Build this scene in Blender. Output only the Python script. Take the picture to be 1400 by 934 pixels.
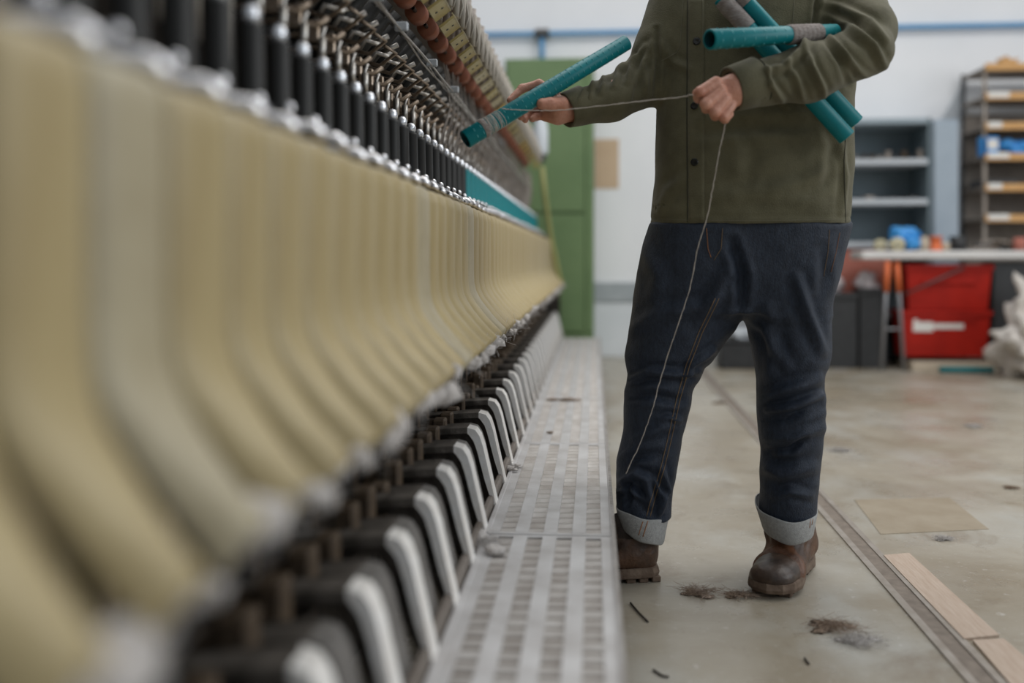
import bpy, bmesh, math, random
import numpy as np
from mathutils import Vector, Matrix, noise
from mathutils.bvhtree import BVHTree
R = math.radians
random.seed(7)
scene = bpy.context.scene
for o in list(bpy.data.objects): bpy.data.objects.remove(o)

# ------------------------------------------------------------------ camera
CAMZ, F, HY, YAW = 0.77, 1361.0, 353.0, math.atan(112/1361.0)
cam_d = bpy.data.cameras.new('camera'); cam = bpy.data.objects.new('camera', cam_d)
scene.collection.objects.link(cam); scene.camera = cam
cam_d.sensor_width = 36; cam_d.lens = F*36/1400.0
cam.location = (0, 0, CAMZ); cam.rotation_euler = (R(90), 0, YAW)
cam_d.shift_y = -(467-HY)/1400.0
cam_d.clip_start = 0.02
cam_d.dof.use_dof = True; cam_d.dof.focus_distance = 2.45; cam_d.dof.aperture_fstop = 1.15

# ------------------------------------------------------------------ light
wd = bpy.data.worlds.new('sky'); scene.world = wd; wd.use_nodes = True
bg = wd.node_tree.nodes['Background']; bg.inputs[0].default_value = (0.86, 0.93, 1.0, 1); bg.inputs[1].default_value = 0.42
def area(name, loc, target, size, sy, energy, col):
    l = bpy.data.lights.new(name, 'AREA'); l.shape = 'RECTANGLE'; l.size = size; l.size_y = sy; l.energy = energy; l.color = col
    o = bpy.data.objects.new(name, l); scene.collection.objects.link(o); o.location = loc
    o.rotation_euler = (Vector(target)-Vector(loc)).to_track_quat('-Z', 'Y').to_euler(); return o
area('skylight', (1.6, 3.7, 4.6), (0.9, 3.7, 0), 3.4, 7.0, 215, (1.0, 0.98, 0.95))
area('window_light', (6.2, 1.0, 2.6), (-0.5, 3.0, 0.8), 4.0, 2.4, 120, (0.93, 0.97, 1.0))
scene.view_settings.view_transform = 'Standard'; scene.view_settings.look = 'None'
scene.view_settings.gamma = 1; scene.view_settings.use_curve_mapping = False
scene.view_settings.exposure = 0.0

# ------------------------------------------------------------------ helpers
SY, CY = math.sin(YAW), math.cos(YAW)
def W(px, py, Y):
    u = (px-700)/F; t = Y/(CY+u*SY)
    return Vector((t*(-SY+u*CY), Y, CAMZ+t*(HY-py)/F))
def proj(P):                       # numpy Nx3 -> px, py
    d = -P[:,0]*SY+P[:,1]*CY; r = P[:,0]*CY+P[:,1]*SY
    return 700+F*r/d, HY-F*(P[:,2]-CAMZ)/d

def mat(name, c1, c2=None, rough=0.6, metal=0.0, scale=8.0, bump=0.0, bscale=60.0, detail=6, stretch=None, spec=0.5, coat=0, lo=0.35, hi=0.65, sheen=0):
    m = bpy.data.materials.new(name); m.use_nodes = True; nt = m.node_tree; b = nt.nodes['Principled BSDF']
    b.inputs['Roughness'].default_value = rough; b.inputs['Metallic'].default_value = metal
    b.inputs['Specular IOR Level'].default_value = spec
    if coat: b.inputs['Coat Weight'].default_value = coat; b.inputs['Coat Roughness'].default_value = 0.15
    if sheen: b.inputs['Sheen Weight'].default_value = sheen
    b.inputs['Base Color'].default_value = (*c1, 1)
    tc = nt.nodes.new('ShaderNodeTexCoord'); mp = nt.nodes.new('ShaderNodeMapping')
    nt.links.new(tc.outputs['Object'], mp.inputs[0])
    if stretch: mp.inputs['Scale'].default_value = stretch
    if c2:
        n = nt.nodes.new('ShaderNodeTexNoise'); n.inputs['Scale'].default_value = scale; n.inputs['Detail'].default_value = detail
        n.inputs['Roughness'].default_value = 0.6
        nt.links.new(mp.outputs[0], n.inputs['Vector'])
        r = nt.nodes.new('ShaderNodeValToRGB'); r.color_ramp.elements[0].color = (*c1, 1); r.color_ramp.elements[1].color = (*c2, 1)
        r.color_ramp.elements[0].position = lo; r.color_ramp.elements[1].position = hi
        nt.links.new(n.outputs['Fac'], r.inputs[0]); nt.links.new(r.outputs[0], b.inputs['Base Color'])
    if bump:
        n2 = nt.nodes.new('ShaderNodeTexNoise'); n2.inputs['Scale'].default_value = bscale; n2.inputs['Detail'].default_value = 4
        nt.links.new(mp.outputs[0], n2.inputs['Vector'])
        bp = nt.nodes.new('ShaderNodeBump'); bp.inputs['Strength'].default_value = bump; bp.inputs['Distance'].default_value = 0.01
        nt.links.new(n2.outputs['Fac'], bp.inputs['Height']); nt.links.new(bp.outputs[0], b.inputs['Normal'])
    return m

M = {}
M['wall'] = mat('wall_paint', (0.79,0.80,0.82), (0.85,0.855,0.87), 0.8, scale=1.2, bump=0.15, bscale=30)
M['wall_low'] = mat('wall_paint_low', (0.74,0.76,0.79), (0.64,0.67,0.70), 0.8, scale=2)
M['greyband'] = mat('grey_band', (0.33,0.36,0.38), (0.4,0.43,0.45), 0.7)
M['green'] = mat('green_enamel', (0.125,0.2,0.085), (0.155,0.235,0.105), 0.45, scale=3, bump=0.05)
M['darkgreen'] = mat('dark_green_enamel', (0.02,0.035,0.02), None, 0.5)
M['bluepipe'] = mat('blue_pipe_paint', (0.09,0.3,0.55), None, 0.5)
M['black'] = mat('black_plastic', (0.018,0.019,0.02), (0.03,0.031,0.033), 0.5, scale=20)
M['iron'] = mat('oily_iron', (0.015,0.014,0.012), (0.06,0.045,0.035), 0.6, 0.3, scale=25, bump=0.3)
M['rust'] = mat('rusty_brown', (0.04,0.026,0.016), (0.12,0.08,0.045), 0.7, 0.1, scale=30, bump=0.3)
M['tan'] = mat('tan_paper', (0.55,0.4,0.27), (0.6,0.45,0.31), 0.8, scale=5)
M['beige'] = mat('beige_enamel', (0.34,0.26,0.122), (0.42,0.335,0.172), 0.42, scale=14, bump=0.08, bscale=40, stretch=(1,1,0.25))
M['beige_pale'] = mat('beige_enamel_pale', (0.355,0.30,0.19), (0.41,0.355,0.235), 0.42, scale=14, bump=0.08)
M['rib'] = mat('worn_grey_casting', (0.055,0.048,0.04), (0.17,0.15,0.13), 0.55, 0.25, scale=22, bump=0.3)
M['ribgrey'] = mat('dull_grey_casting', (0.09,0.083,0.076), (0.19,0.178,0.165), 0.5, 0.2, scale=22, bump=0.25)
M['ribedge'] = mat('bright_worn_metal', (0.74,0.70,0.65), (0.86,0.85,0.83), 0.45, 0.05, scale=22, bump=0.15)
M['chrome'] = mat('dulled_chrome', (0.80,0.80,0.83), (0.55,0.53,0.52), 0.25, 1.0, scale=60)
M['steel'] = mat('brushed_steel', (0.45,0.42,0.38), (0.62,0.6,0.57), 0.35, 0.9, scale=30)
M['bronze'] = mat('aged_bronze', (0.27,0.2,0.14), (0.42,0.34,0.27), 0.4, 0.6, scale=40)
M['whitecap'] = mat('nickel_cap', (0.85,0.87,0.92), None, 0.22, 0.7)
M['teal'] = mat('teal_plastic', (0.0005,0.165,0.185), (0.001,0.20,0.22), 0.42, spec=.3, scale=12, bump=0.03, bscale=80)
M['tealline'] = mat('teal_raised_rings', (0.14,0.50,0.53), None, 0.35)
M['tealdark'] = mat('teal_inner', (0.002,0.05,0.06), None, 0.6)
M['blacktube'] = mat('black_bobbin', (0.009,0.009,0.008), (0.022,0.021,0.019), 0.5, spec=.35, scale=18, stretch=(1,1,.3))
M['wool'] = mat('brown_grey_yarn', (0.30,0.24,0.21), (0.46,0.41,0.38), 0.9, scale=60, bump=0.6, bscale=220, stretch=(1,1,4), sheen=.3)
M['thread'] = mat('grey_wool_thread', (0.46,0.41,0.36), (0.55,0.5,0.45), 0.9, scale=90)
M['alu'] = mat('worn_aluminium', (0.50,0.48,0.47), (0.66,0.65,0.65), 0.5, 0.3, scale=9, bump=0.1)
M['treaddirt'] = mat('dirt_caked_tread', (0.38,0.345,0.315), (0.55,0.525,0.50), 0.5, 0.25, scale=11, bump=.1)
M['aludirt'] = mat('dusty_aluminium', (0.13,0.105,0.085), (0.24,0.21,0.185), 0.65, 0.2, scale=7, bump=0.15)
M['red_leather'] = mat('red_brown_roller', (0.22,0.065,0.035), (0.30,0.11,0.06), 0.6, scale=25)
M['cream'] = mat('cream_lacquer', (0.52,0.46,0.32), (0.42,0.36,0.2), 0.5, scale=25)
M['brass'] = mat('yellow_brass_paint', (0.42,0.33,0.13), (0.50,0.42,0.2), 0.45, 0.2, scale=14)
M['brassg'] = mat('mustard_paint', (0.52,0.33,0.07), (0.56,0.4,0.12), 0.5, 0.1, scale=14)
M['lint'] = mat('grey_lint', (0.45,0.41,0.38), (0.62,0.58,0.55), 1.0, scale=40, bump=1.0, bscale=90, sheen=.5)
M['lintbrown'] = mat('brown_lint', (0.26,0.18,0.12), (0.4,0.31,0.25), 1.0, scale=40, bump=1.0, bscale=90)
M['jacket'] = mat('olive_cotton', (0.088,0.079,0.040), (0.125,0.113,0.061), 0.85, scale=20, bump=0.35, bscale=420, sheen=.12)
M['jacketseam'] = mat('olive_seam', (0.045,0.044,0.027), None, 0.9)
M['jacketthread'] = mat('olive_stitching', (0.16,0.15,0.10), None, 0.9)
M['denim'] = mat('indigo_denim', (0.004,0.008,0.018), (0.022,0.034,0.058), 0.58, spec=.4, scale=160, bump=0.4, bscale=500, stretch=(1,1,.35), lo=.25, hi=.75, sheen=.03)
M['cuffgrey'] = mat('denim_inside_grey', (0.30,0.30,0.29), (0.40,0.40,0.39), 0.9, scale=140, bump=.4, bscale=500)
M['orange'] = mat('orange_stitching', (0.30,0.12,0.04), None, 0.8)
M['gold'] = mat('gold_stitching', (0.22,0.14,0.07), None, 0.8)
M['skin'] = mat('skin', (0.50,0.215,0.14), (0.58,0.29,0.20), 0.5, scale=22, bump=.25, bscale=160)
M['skin'].node_tree.nodes['Principled BSDF'].inputs['Subsurface Weight'].default_value = 0.15
M['skin'].node_tree.nodes['Principled BSDF'].inputs['Subsurface Radius'].default_value = (.01,.004,.002)
M['hair'] = mat('dark_brown_hair', (0.03,0.02,0.012), (0.05,0.03,0.02), 0.7, scale=60, bump=.8, bscale=90)
M['leather'] = mat('brown_boot_leather', (0.045,0.026,0.017), (0.125,0.06,0.031), 0.5, scale=13, bump=0.35, bscale=60)
M['leathercap'] = mat('dark_toe_leather', (0.026,0.017,0.013), (0.095,0.058,0.038), 0.42, scale=15, bump=0.2)
M['leatherband'] = mat('orange_brown_leather', (0.07,0.031,0.016), (0.19,0.078,0.034), 0.5, scale=18, bump=.4)
M['sole'] = mat('dusty_brown_sole', (0.09,0.055,0.035), (0.17,0.12,0.085), 0.8, scale=30, bump=0.4)
M['elastic'] = mat('dark_elastic', (0.035,0.024,0.018), None, 0.9, bump=.4, bscale=300)
M['button'] = mat('dark_horn_button', (0.012,0.012,0.01), None, 0.25)
M['shelfgrey'] = mat('blue_grey_steel', (0.26,0.32,0.36), (0.3,0.36,0.40), 0.5, scale=4)
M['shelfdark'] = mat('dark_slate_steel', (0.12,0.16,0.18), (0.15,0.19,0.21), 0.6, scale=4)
M['shelfpale'] = mat('pale_grey_steel', (0.48,0.51,0.54), None, 0.5)
M['locker'] = mat('locker_blue_grey', (0.30,0.36,0.42), (0.34,0.4,0.46), 0.5, scale=5)
M['orangewood'] = mat('orange_wood_lip', (0.52,0.27,0.09), (0.6,0.35,0.14), 0.6, scale=12, stretch=(1,8,8))
M['shelftan'] = mat('taupe_board', (0.25,0.21,0.18), (0.32,0.28,0.24), 0.7, scale=10)
M['dark'] = mat('dark_steel', (0.05,0.05,0.05), None, 0.5)
M['tabletop'] = mat('white_table_laminate', (0.6,0.58,0.56), (0.68,0.66,0.64), 0.5, scale=8)
M['legmetal'] = mat('grey_tube_metal', (0.28,0.28,0.29), None, 0.4, 0.5)
M['red'] = mat('red_plastic', (0.30,0.009,0.004), (0.40,0.013,0.005), 0.6, spec=.25, scale=7, bump=.1, bscale=12)
M['white'] = mat('white_plastic', (0.7,0.68,0.64), None, 0.5)
M['bagwhite'] = mat('white_sack_cloth', (0.52,0.47,0.42), (0.62,0.58,0.54), 0.8, scale=9, bump=.5, bscale=14)
M['blue'] = mat('bright_blue', (0.02,0.22,0.62), (0.06,0.34,0.72), 0.4, scale=12)
M['orangep'] = mat('orange_plastic', (0.72,0.16,0.05), None, 0.5)
M['pink'] = mat('faded_red_card', (0.42,0.13,0.09), (0.46,0.18,0.14), 0.7, scale=6)
M['palebag'] = mat('pale_polythene', (0.52,0.46,0.47), (0.6,0.55,0.56), 0.5, scale=12, bump=.5, bscale=20)
M['yellow'] = mat('pale_yellow_card', (0.58,0.52,0.33), None, 0.6)
M['timber'] = mat('pinkish_planed_timber', (0.42,0.315,0.24), (0.50,0.40,0.32), 0.7, scale=20, stretch=(8,.6,8))
M['channel'] = mat('dull_steel_channel', (0.29,0.25,0.21), (0.38,0.34,0.30), 0.5, 0.3, scale=20)
M['channeldark'] = mat('channel_groove_dirt', (0.16,0.13,0.105), (0.23,0.19,0.155), 0.8, scale=30)
M['palebeige'] = mat('beige_plank', (0.5,0.42,0.32), None, 0.7)
M['yarnmass'] = mat('taupe_dusty_yarn', (0.22,0.19,0.165), (0.36,0.32,0.29), 0.8, scale=60, stretch=(1,.3,1))
M['hose'] = mat('olive_yellow_hose', (0.3,0.3,0.11), None, 0.5)
M['frost'] = mat('frosted_white_plastic', (0.62,0.66,0.7), None, 0.4)

# floor: worn painted concrete
def floor_mat():
    m = bpy.data.materials.new('worn_concrete'); m.use_nodes = True; nt = m.node_tree; L = nt.links.new
    b = nt.nodes['Principled BSDF']; tc = nt.nodes.new('ShaderNodeTexCoord')
    def nz(s, d=8, st=None, ro=.6, dist=0):
        mp = nt.nodes.new('ShaderNodeMapping'); L(tc.outputs['Object'], mp.inputs[0])
        if st: mp.inputs['Scale'].default_value = st
        n = nt.nodes.new('ShaderNodeTexNoise'); n.inputs['Scale'].default_value = s; n.inputs['Detail'].default_value = d
        n.inputs['Roughness'].default_value = ro; n.inputs['Distortion'].default_value = dist; L(mp.outputs[0], n.inputs['Vector']); return n.outputs['Fac']
    def ramp(src, a, ca, c, cc):
        r = nt.nodes.new('ShaderNodeValToRGB'); r.color_ramp.elements[0].position = a; r.color_ramp.elements[0].color = ca
        r.color_ramp.elements[1].position = c; r.color_ramp.elements[1].color = cc; L(src, r.inputs[0]); return r.outputs[0]
    def mix(f, A, B):
        x = nt.nodes.new('ShaderNodeMix'); x.data_type = 'RGBA'; L(f, x.inputs[0])
        for i, v in ((6, A), (7, B)):
            if isinstance(v, tuple): x.inputs[i].default_value = v
            else: L(v, x.inputs[i])
        return x.outputs[2]
    w = lambda v: (v, v, v, 1)
    base = ramp(nz(1.1, dist=.6), .38, (0.28,0.235,0.17,1), .62, (0.40,0.365,0.30,1))
    c = mix(ramp(nz(2.6, st=(1,.6,1)), .5, w(0), .66, w(.75)), base, (0.43,0.42,0.38,1))
    c = mix(ramp(nz(1.7, 10, ro=.7, dist=1.2), .55, w(0), .7, w(.8)), c, (0.20,0.15,0.095,1))
    c = mix(ramp(nz(18, 10, st=(1,.35,1), ro=.75), .6, w(0), .72, w(.6)), c, (0.19,0.15,0.11,1))
    c = mix(ramp(nz(45, 6), .62, w(0), .7, w(.5)), c, (0.56,0.54,0.51,1))
    L(c, b.inputs['Base Color'])
    L(ramp(nz(3.5), .35, w(.22), .7, w(.5)), b.inputs['Roughness'])
    bp = nt.nodes.new('ShaderNodeBump'); bp.inputs['Strength'].default_value = .12; bp.inputs['Distance'].default_value = .01
    L(nz(25), bp.inputs['Height']); L(bp.outputs[0], b.inputs['Normal'])
    return m
M['floor'] = floor_mat()

col = scene.collection
def tag(o, label=None, cat=None, group=None, kind=None):
    if label: o['label'] = label
    if cat: o['category'] = cat
    if group: o['group'] = group
    if kind: o['kind'] = kind
    return o
def thing(name, label, cat, loc=(0,0,0), group=None):
    o = bpy.data.objects.new(name, None); col.objects.link(o); o.location = loc; o.empty_display_size = .1
    return tag(o, label, cat, group)
def wloc(o):
    v = Vector(o.location)
    while o.parent: o = o.parent; v += Vector(o.location)
    return v

class MB:
    def __init__(s): s.v = []; s.f = []; s.m = []; s.cur = 0; s.sm = []
    def add(s, vs, fs, smooth=False):
        n = len(s.v); s.v += [tuple(v) for v in vs]; s.f += [tuple(i+n for i in f) for f in fs]
        s.m += [s.cur]*len(fs); s.sm += [smooth]*len(fs); return s
    def box(s, x0, x1, y0, y1, z0, z1, rot=None, c=None):
        vs = [Vector((x, y, z)) for x in (x0,x1) for y in (y0,y1) for z in (z0,z1)]
        if rot is not None: vs = [rot @ (v-c)+c for v in vs]
        return s.add(vs, [(0,1,3,2),(4,6,7,5),(0,4,5,1),(2,3,7,6),(0,2,6,4),(1,5,7,3)])
    def bbox(s, x0, x1, y0, y1, z0, z1, b=0.004, rot=None, c=None):     # chamfered box
        vs = []; fs = []
        ctr = Vector(((x0+x1)/2, (y0+y1)/2, (z0+z1)/2)); h = Vector(((x1-x0)/2, (y1-y0)/2, (z1-z0)/2))
        b = min(b, h.x*.8, h.y*.8, h.z*.8); ids = {}
        for sx in (-1,1):
            for sy in (-1,1):
                for sz in (-1,1):
                    for a in range(3):
                        d = Vector((h.x-b, h.y-b, h.z-b)); d[a] = h[a]
                        ids[(sx,sy,sz,a)] = len(vs); vs.append(ctr+Vector((sx*d.x, sy*d.y, sz*d.z)))
        S = (-1,1)
        for a in range(3):
            o1, o2 = (a+1)%3, (a+2)%3
            for sa in S:
                q = []
                for s1, s2 in ((-1,-1),(1,-1),(1,1),(-1,1)):
                    k = [0,0,0]; k[a] = sa; k[o1] = s1; k[o2] = s2; q.append(ids[(*k, a)])
                fs.append(tuple(q if sa > 0 else q[::-1]))
            for s1 in S:
                for s2 in S:
                    k0 = [0,0,0]; k0[o1] = s1; k0[o2] = s2; k1 = list(k0); k0[a] = -1; k1[a] = 1
                    q = (ids[(*k0,o1)], ids[(*k1,o1)], ids[(*k1,o2)], ids[(*k0,o2)])
                    fs.append(q if s1*s2 > 0 else q[::-1])
        for k in [(a,b_,c_) for a in S for b_ in S for c_ in S]:
            q = (ids[(*k,0)], ids[(*k,1)], ids[(*k,2)]); fs.append(q if k[0]*k[1]*k[2] > 0 else q[::-1])
        if rot is not None:
            cc = c if c is not None else ctr; vs = [rot @ (v-cc)+cc for v in vs]
        return s.add(vs, fs)
    def tube(s, pts, r, n=8, cap=True, smooth=True, flat=None):
        pts = [Vector(p) for p in pts]; rs = r if isinstance(r, (list, tuple)) else [r]*len(pts)
        vs = []; fs = []; up = None
        for i, p in enumerate(pts):
            t = (pts[min(i+1, len(pts)-1)]-pts[max(i-1, 0)]).normalized()
            if up is None:
                up = t.orthogonal().normalized()
            up = (up-t*up.dot(t)).normalized(); sd = t.cross(up)
            for k in range(n):
                a = 2*math.pi*k/n; vs.append(p+(up*math.cos(a)+sd*math.sin(a))*rs[i])
        for i in range(len(pts)-1):
            for k in range(n):
                fs.append((i*n+k, i*n+(k+1)%n, (i+1)*n+(k+1)%n, (i+1)*n+k))
        s.add(vs, fs, smooth)
        if cap:
            m = len(s.v)-len(vs); s.f += [tuple(m+k for k in range(n))[::-1], tuple(m+(len(pts)-1)*n+k for k in range(n))]
            s.m += [s.cur]*2; s.sm += [False]*2
        return s
    def lathe(s, base, axis, prof, n=16, smooth=True):      # prof: (distance along axis, radius)
        base = Vector(base); axis = Vector(axis).normalized(); u = axis.orthogonal().normalized(); w = axis.cross(u)
        vs = []; fs = []
        for d, r in prof:
            for k in range(n):
                a = 2*math.pi*k/n; vs.append(base+axis*d+(u*math.cos(a)+w*math.sin(a))*r)
        for i in range(len(prof)-1):
            for k in range(n): fs.append((i*n+k, i*n+(k+1)%n, (i+1)*n+(k+1)%n, (i+1)*n+k))
        return s.add(vs, fs, smooth)
    def blob(s, c, rx, ry, rz, seed=0, rough=.25, sub=2, nscale=1.6):
        bm = bmesh.new(); bmesh.ops.create_icosphere(bm, subdivisions=sub, radius=1)
        vs = []
        for v in bm.verts:
            k = 1+rough*noise.noise(v.co*nscale+Vector((seed*7.3, seed, 0)))*1.6
            vs.append(Vector((c[0]+v.co.x*rx*k, c[1]+v.co.y*ry*k, c[2]+v.co.z*rz*k)))
        fs = [tuple(v.index for v in f.verts) for f in bm.faces]; bm.free()
        return s.add(vs, fs, True)
    def mesh(s, name, mats, off=Vector((0,0,0)), fixn=True):
        me = bpy.data.meshes.new(name); me.from_pydata([(v[0]-off[0], v[1]-off[1], v[2]-off[2]) for v in s.v], [], s.f)
        for m in (mats if isinstance(mats, (list, tuple)) else [mats]): me.materials.append(m)
        me.polygons.foreach_set('material_index', s.m); me.polygons.foreach_set('use_smooth', s.sm)
        if fixn:
            bm = bmesh.new(); bm.from_mesh(me); bmesh.ops.recalc_face_normals(bm, faces=bm.faces); bm.to_mesh(me); bm.free()
        me.update(); return me
    def build(s, name, mats, parent=None, origin=None, label=None, cat=None, group=None, kind=None):
        if parent is not None: org = wloc(parent); loc = Vector((0,0,0))
        else:
            if origin is None:
                xs = [v[0] for v in s.v]; ys = [v[1] for v in s.v]; zs = [v[2] for v in s.v]
                origin = ((min(xs)+max(xs))/2, (min(ys)+max(ys))/2, min(zs))
            org = Vector(origin); loc = org
        o = bpy.data.objects.new(name, s.mesh(name, mats, org)); col.objects.link(o); o.location = loc; o.parent = parent
        return tag(o, label, cat, group, kind)
def inst(name, me, pos, parent):
    o = bpy.data.objects.new(name, me); col.objects.link(o); o.parent = parent
    o.location = Vector(pos)-(wloc(parent) if parent else Vector((0,0,0))); return o
def rawmesh(name, V, Fc, mats, parent=None, off=None, smooth=True):
    off = wloc(parent) if parent is not None else (Vector(off) if off is not None else Vector((0,0,0)))
    me = bpy.data.meshes.new(name); me.from_pydata((V-np.array(off)).tolist(), [], Fc.tolist() if hasattr(Fc, 'tolist') else Fc)
    for m in (mats if isinstance(mats, (list, tuple)) else [mats]): me.materials.append(m)
    me.polygons.foreach_set('use_smooth', [smooth]*len(me.polygons)); me.update()
    o = bpy.data.objects.new(name, me); col.objects.link(o); o.parent = parent
    if parent is None: o.location = off
    return o

# ------------------------------------------------------------------ signed distance modelling (for bodies and cloth)
def surface_nets(vals, bmin, h):
    ins = vals < 0
    s = vals.shape
    cnt = sum(ins[i:s[0]-1+i, j:s[1]-1+j, k:s[2]-1+k].astype(np.int8) for i in (0,1) for j in (0,1) for k in (0,1))
    act = (cnt > 0) & (cnt < 8); idx = -np.ones(act.shape, np.int64); ac = np.argwhere(act); idx[act] = np.arange(len(ac))
    P = np.zeros((len(ac), 3)); n = np.zeros(len(ac)); corners = [(i,j,k) for i in (0,1) for j in (0,1) for k in (0,1)]
    cv = {c: vals[ac[:,0]+c[0], ac[:,1]+c[1], ac[:,2]+c[2]] for c in corners}
    for a in corners:
        for ax in range(3):
            if a[ax] == 0:
                b = list(a); b[ax] = 1; b = tuple(b); va, vb = cv[a], cv[b]; m = (va < 0) != (vb < 0)
                t = np.where(m, va/np.where(m, va-vb, 1), 0)
                p = np.array(a)+t[:,None]*(np.array(b)-np.array(a)); P += p*m[:,None]; n += m
    P = (P/n[:,None]+ac)*h+np.array(bmin); quads = []
    for ax in range(3):
        lo = [slice(None)]*3; hi = [slice(None)]*3; lo[ax] = slice(0,-1); hi[ax] = slice(1,None)
        e = ins[tuple(lo)] != ins[tuple(hi)]; E = np.argwhere(e); o1, o2 = (ax+1)%3, (ax+2)%3
        ok = (E[:,o1] > 0) & (E[:,o2] > 0) & (E[:,o1] < act.shape[o1]) & (E[:,o2] < act.shape[o2]); E = E[ok]
        q = []
        for d1, d2 in ((-1,-1),(0,-1),(0,0),(-1,0)):
            c = E.copy(); c[:,o1] += d1; c[:,o2] += d2; q.append(idx[c[:,0], c[:,1], c[:,2]])
        q = np.stack(q, 1); fl = ~ins[E[:,0], E[:,1], E[:,2]]; q[fl] = q[fl][:, ::-1]; quads.append(q)
    return P, np.concatenate(quads)
def grid(bmin, bmax, h):
    ax = [np.arange(bmin[i], bmax[i], h, dtype=np.float32) for i in range(3)]
    return np.meshgrid(*ax, indexing='ij')
def cone(G, a, b, ra, rb, n=None, s=1.0):
    a = np.array(a, np.float32); b = np.array(b, np.float32); d = b-a; L2 = float(d@d)+1e-12
    X, Y, Z = G[0]-a[0], G[1]-a[1], G[2]-a[2]; t = np.clip((X*d[0]+Y*d[1]+Z*d[2])/L2, 0, 1)
    X = X-t*d[0]; Y = Y-t*d[1]; Z = Z-t*d[2]; q = X*X+Y*Y+Z*Z
    if n is not None:
        n = np.array(n, float); n = n/np.linalg.norm(n); q = q+(s*s-1)*(X*n[0]+Y*n[1]+Z*n[2])**2
    return np.sqrt(q)-(ra+(rb-ra)*t)
def chain(G, pts, rs, k=.006, n=None, s=1):
    d = None
    for i in range(len(pts)-1):
        c = cone(G, pts[i], pts[i+1], rs[i], rs[i+1], n, s); d = c if d is None else smin(d, c, k)
    return d
def smin(a, b, k):
    h = np.maximum(k-np.abs(a-b), 0)/k; return np.minimum(a, b)-h*h*k*.25
def ell(G, c, r): 
    return (np.sqrt(((G[0]-c[0])/r[0])**2+((G[1]-c[1])/r[1])**2+((G[2]-c[2])/r[2])**2)-1)*min(r)
def loft(G, rows, p=2.2):        # rows: z, cx, cy, a, b (ascending z)
    rows = sorted(rows); z = np.array([r[0] for r in rows]); f = lambda i: np.interp(G[2][0,0,:], z, [r[i] for r in rows])[None,None,:]
    cx, cy, a, b = f(1), f(2), f(3), f(4); q = (np.abs((G[0]-cx)/a)**p+np.abs((G[1]-cy)/b)**p)**(1/p)
    d = (q-1)*np.minimum(a, b); return np.maximum(np.maximum(d, G[2]-z[-1]), z[0]-G[2])
def normals(V, Q):
    a, b, c, d = (V[Q[:,i]] for i in range(4)); n = np.cross(c-a, d-b); N = np.zeros_like(V)
    for i in range(4): np.add.at(N, Q[:,i], n)
    return N/(np.linalg.norm(N, axis=1)[:,None]+1e-12)
def orient(V, Q):
    N = normals(V, Q); c = V.mean(0)
    if ((V-c)*N).sum() < 0: Q = Q[:, ::-1]; N = -N
    return Q, N
def smooth(V, Q, it=2):
    for _ in range(it):
        S = np.zeros_like(V); c = np.zeros(len(V))
        for i in range(4):
            for j in (1,3): np.add.at(S, Q[:,i], V[Q[:,(i+j)%4]]); np.add.at(c, Q[:,i], 1)
        V = V*.4+.6*S/c[:,None]
    return V
def folds(V, N, lst, ylim=None):
    # each fold is a ridge (or furrow) on the surface that faces the aisle: (points traced on the cloth, width, height)
    px, py = proj(V); D = np.zeros(len(V)); front = np.clip(-N[:,1]*1.6+.25, 0, 1)
    for f in lst:
        pts, w, h = f[0], f[1]*.85, f[2]*1.7; yr = f[3] if len(f) > 3 else (-9, 9)
        best = np.full(len(V), 1e9); tt = np.zeros(len(V)); L = [0]
        for i in range(len(pts)-1): L.append(L[-1]+math.dist(pts[i], pts[i+1]))
        for i in range(len(pts)-1):
            ax, ay = pts[i]; dx, dy = pts[i+1][0]-ax, pts[i+1][1]-ay; l2 = dx*dx+dy*dy
            t = np.clip(((px-ax)*dx+(py-ay)*dy)/l2, 0, 1); d = np.hypot(px-ax-t*dx, py-ay-t*dy); m = d < best
            best = np.where(m, d, best); tt = np.where(m, (L[i]+t*(L[i+1]-L[i]))/L[-1], tt)
        fade = np.sin(np.pi*np.clip(tt*.86+.07, 0, 1))**.6
        g = np.exp(-(best/w)**2)-.45*np.exp(-((best-1.9*w)/(w*.9))**2)
        D += h*g*fade*front*((V[:,1] > yr[0]) & (V[:,1] < yr[1]))
    return V+N*D[:,None]
def vnoise(V, s, off=0):
    return np.array([noise.noise(Vector((v[0]*s[0]+off, v[1]*s[1], v[2]*s[2]))) for v in V])

# ================================================================== STRUCTURE
WY = 7.82
mb = MB(); mb.box(-3.2, 7.0, -2.5, WY+.1, -.1, 0); mb.build('floor', M['floor'], origin=(0,0,0), kind='structure')
mb = MB(); mb.box(-3.2, 7.0, WY, WY+.1, 0, 4.2); mb.build('wall_back', M['wall'], origin=(0,WY,0), kind='structure')
mb = MB(); mb.box(7.0, 7.1, 3.5, WY+.1, 0, 4.2); mb.build('wall_right', M['wall'], origin=(7,3,0), kind='structure')
zz0, zz1 = W(835,412,WY).z, W(835,386,WY).z
mb = MB(); mb.bbox(-3.2, 7.0, WY-.03, WY, zz0, zz1, .004); mb.build('trim_1', M['greyband'], origin=(0,WY,zz0), kind='structure')
mb = MB(); mb.bbox(-3.2, 7.0, WY-.012, WY, 0, zz0, .004); mb.build('baseboard_back', M['wall_low'], origin=(0,WY,0), kind='structure')

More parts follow.
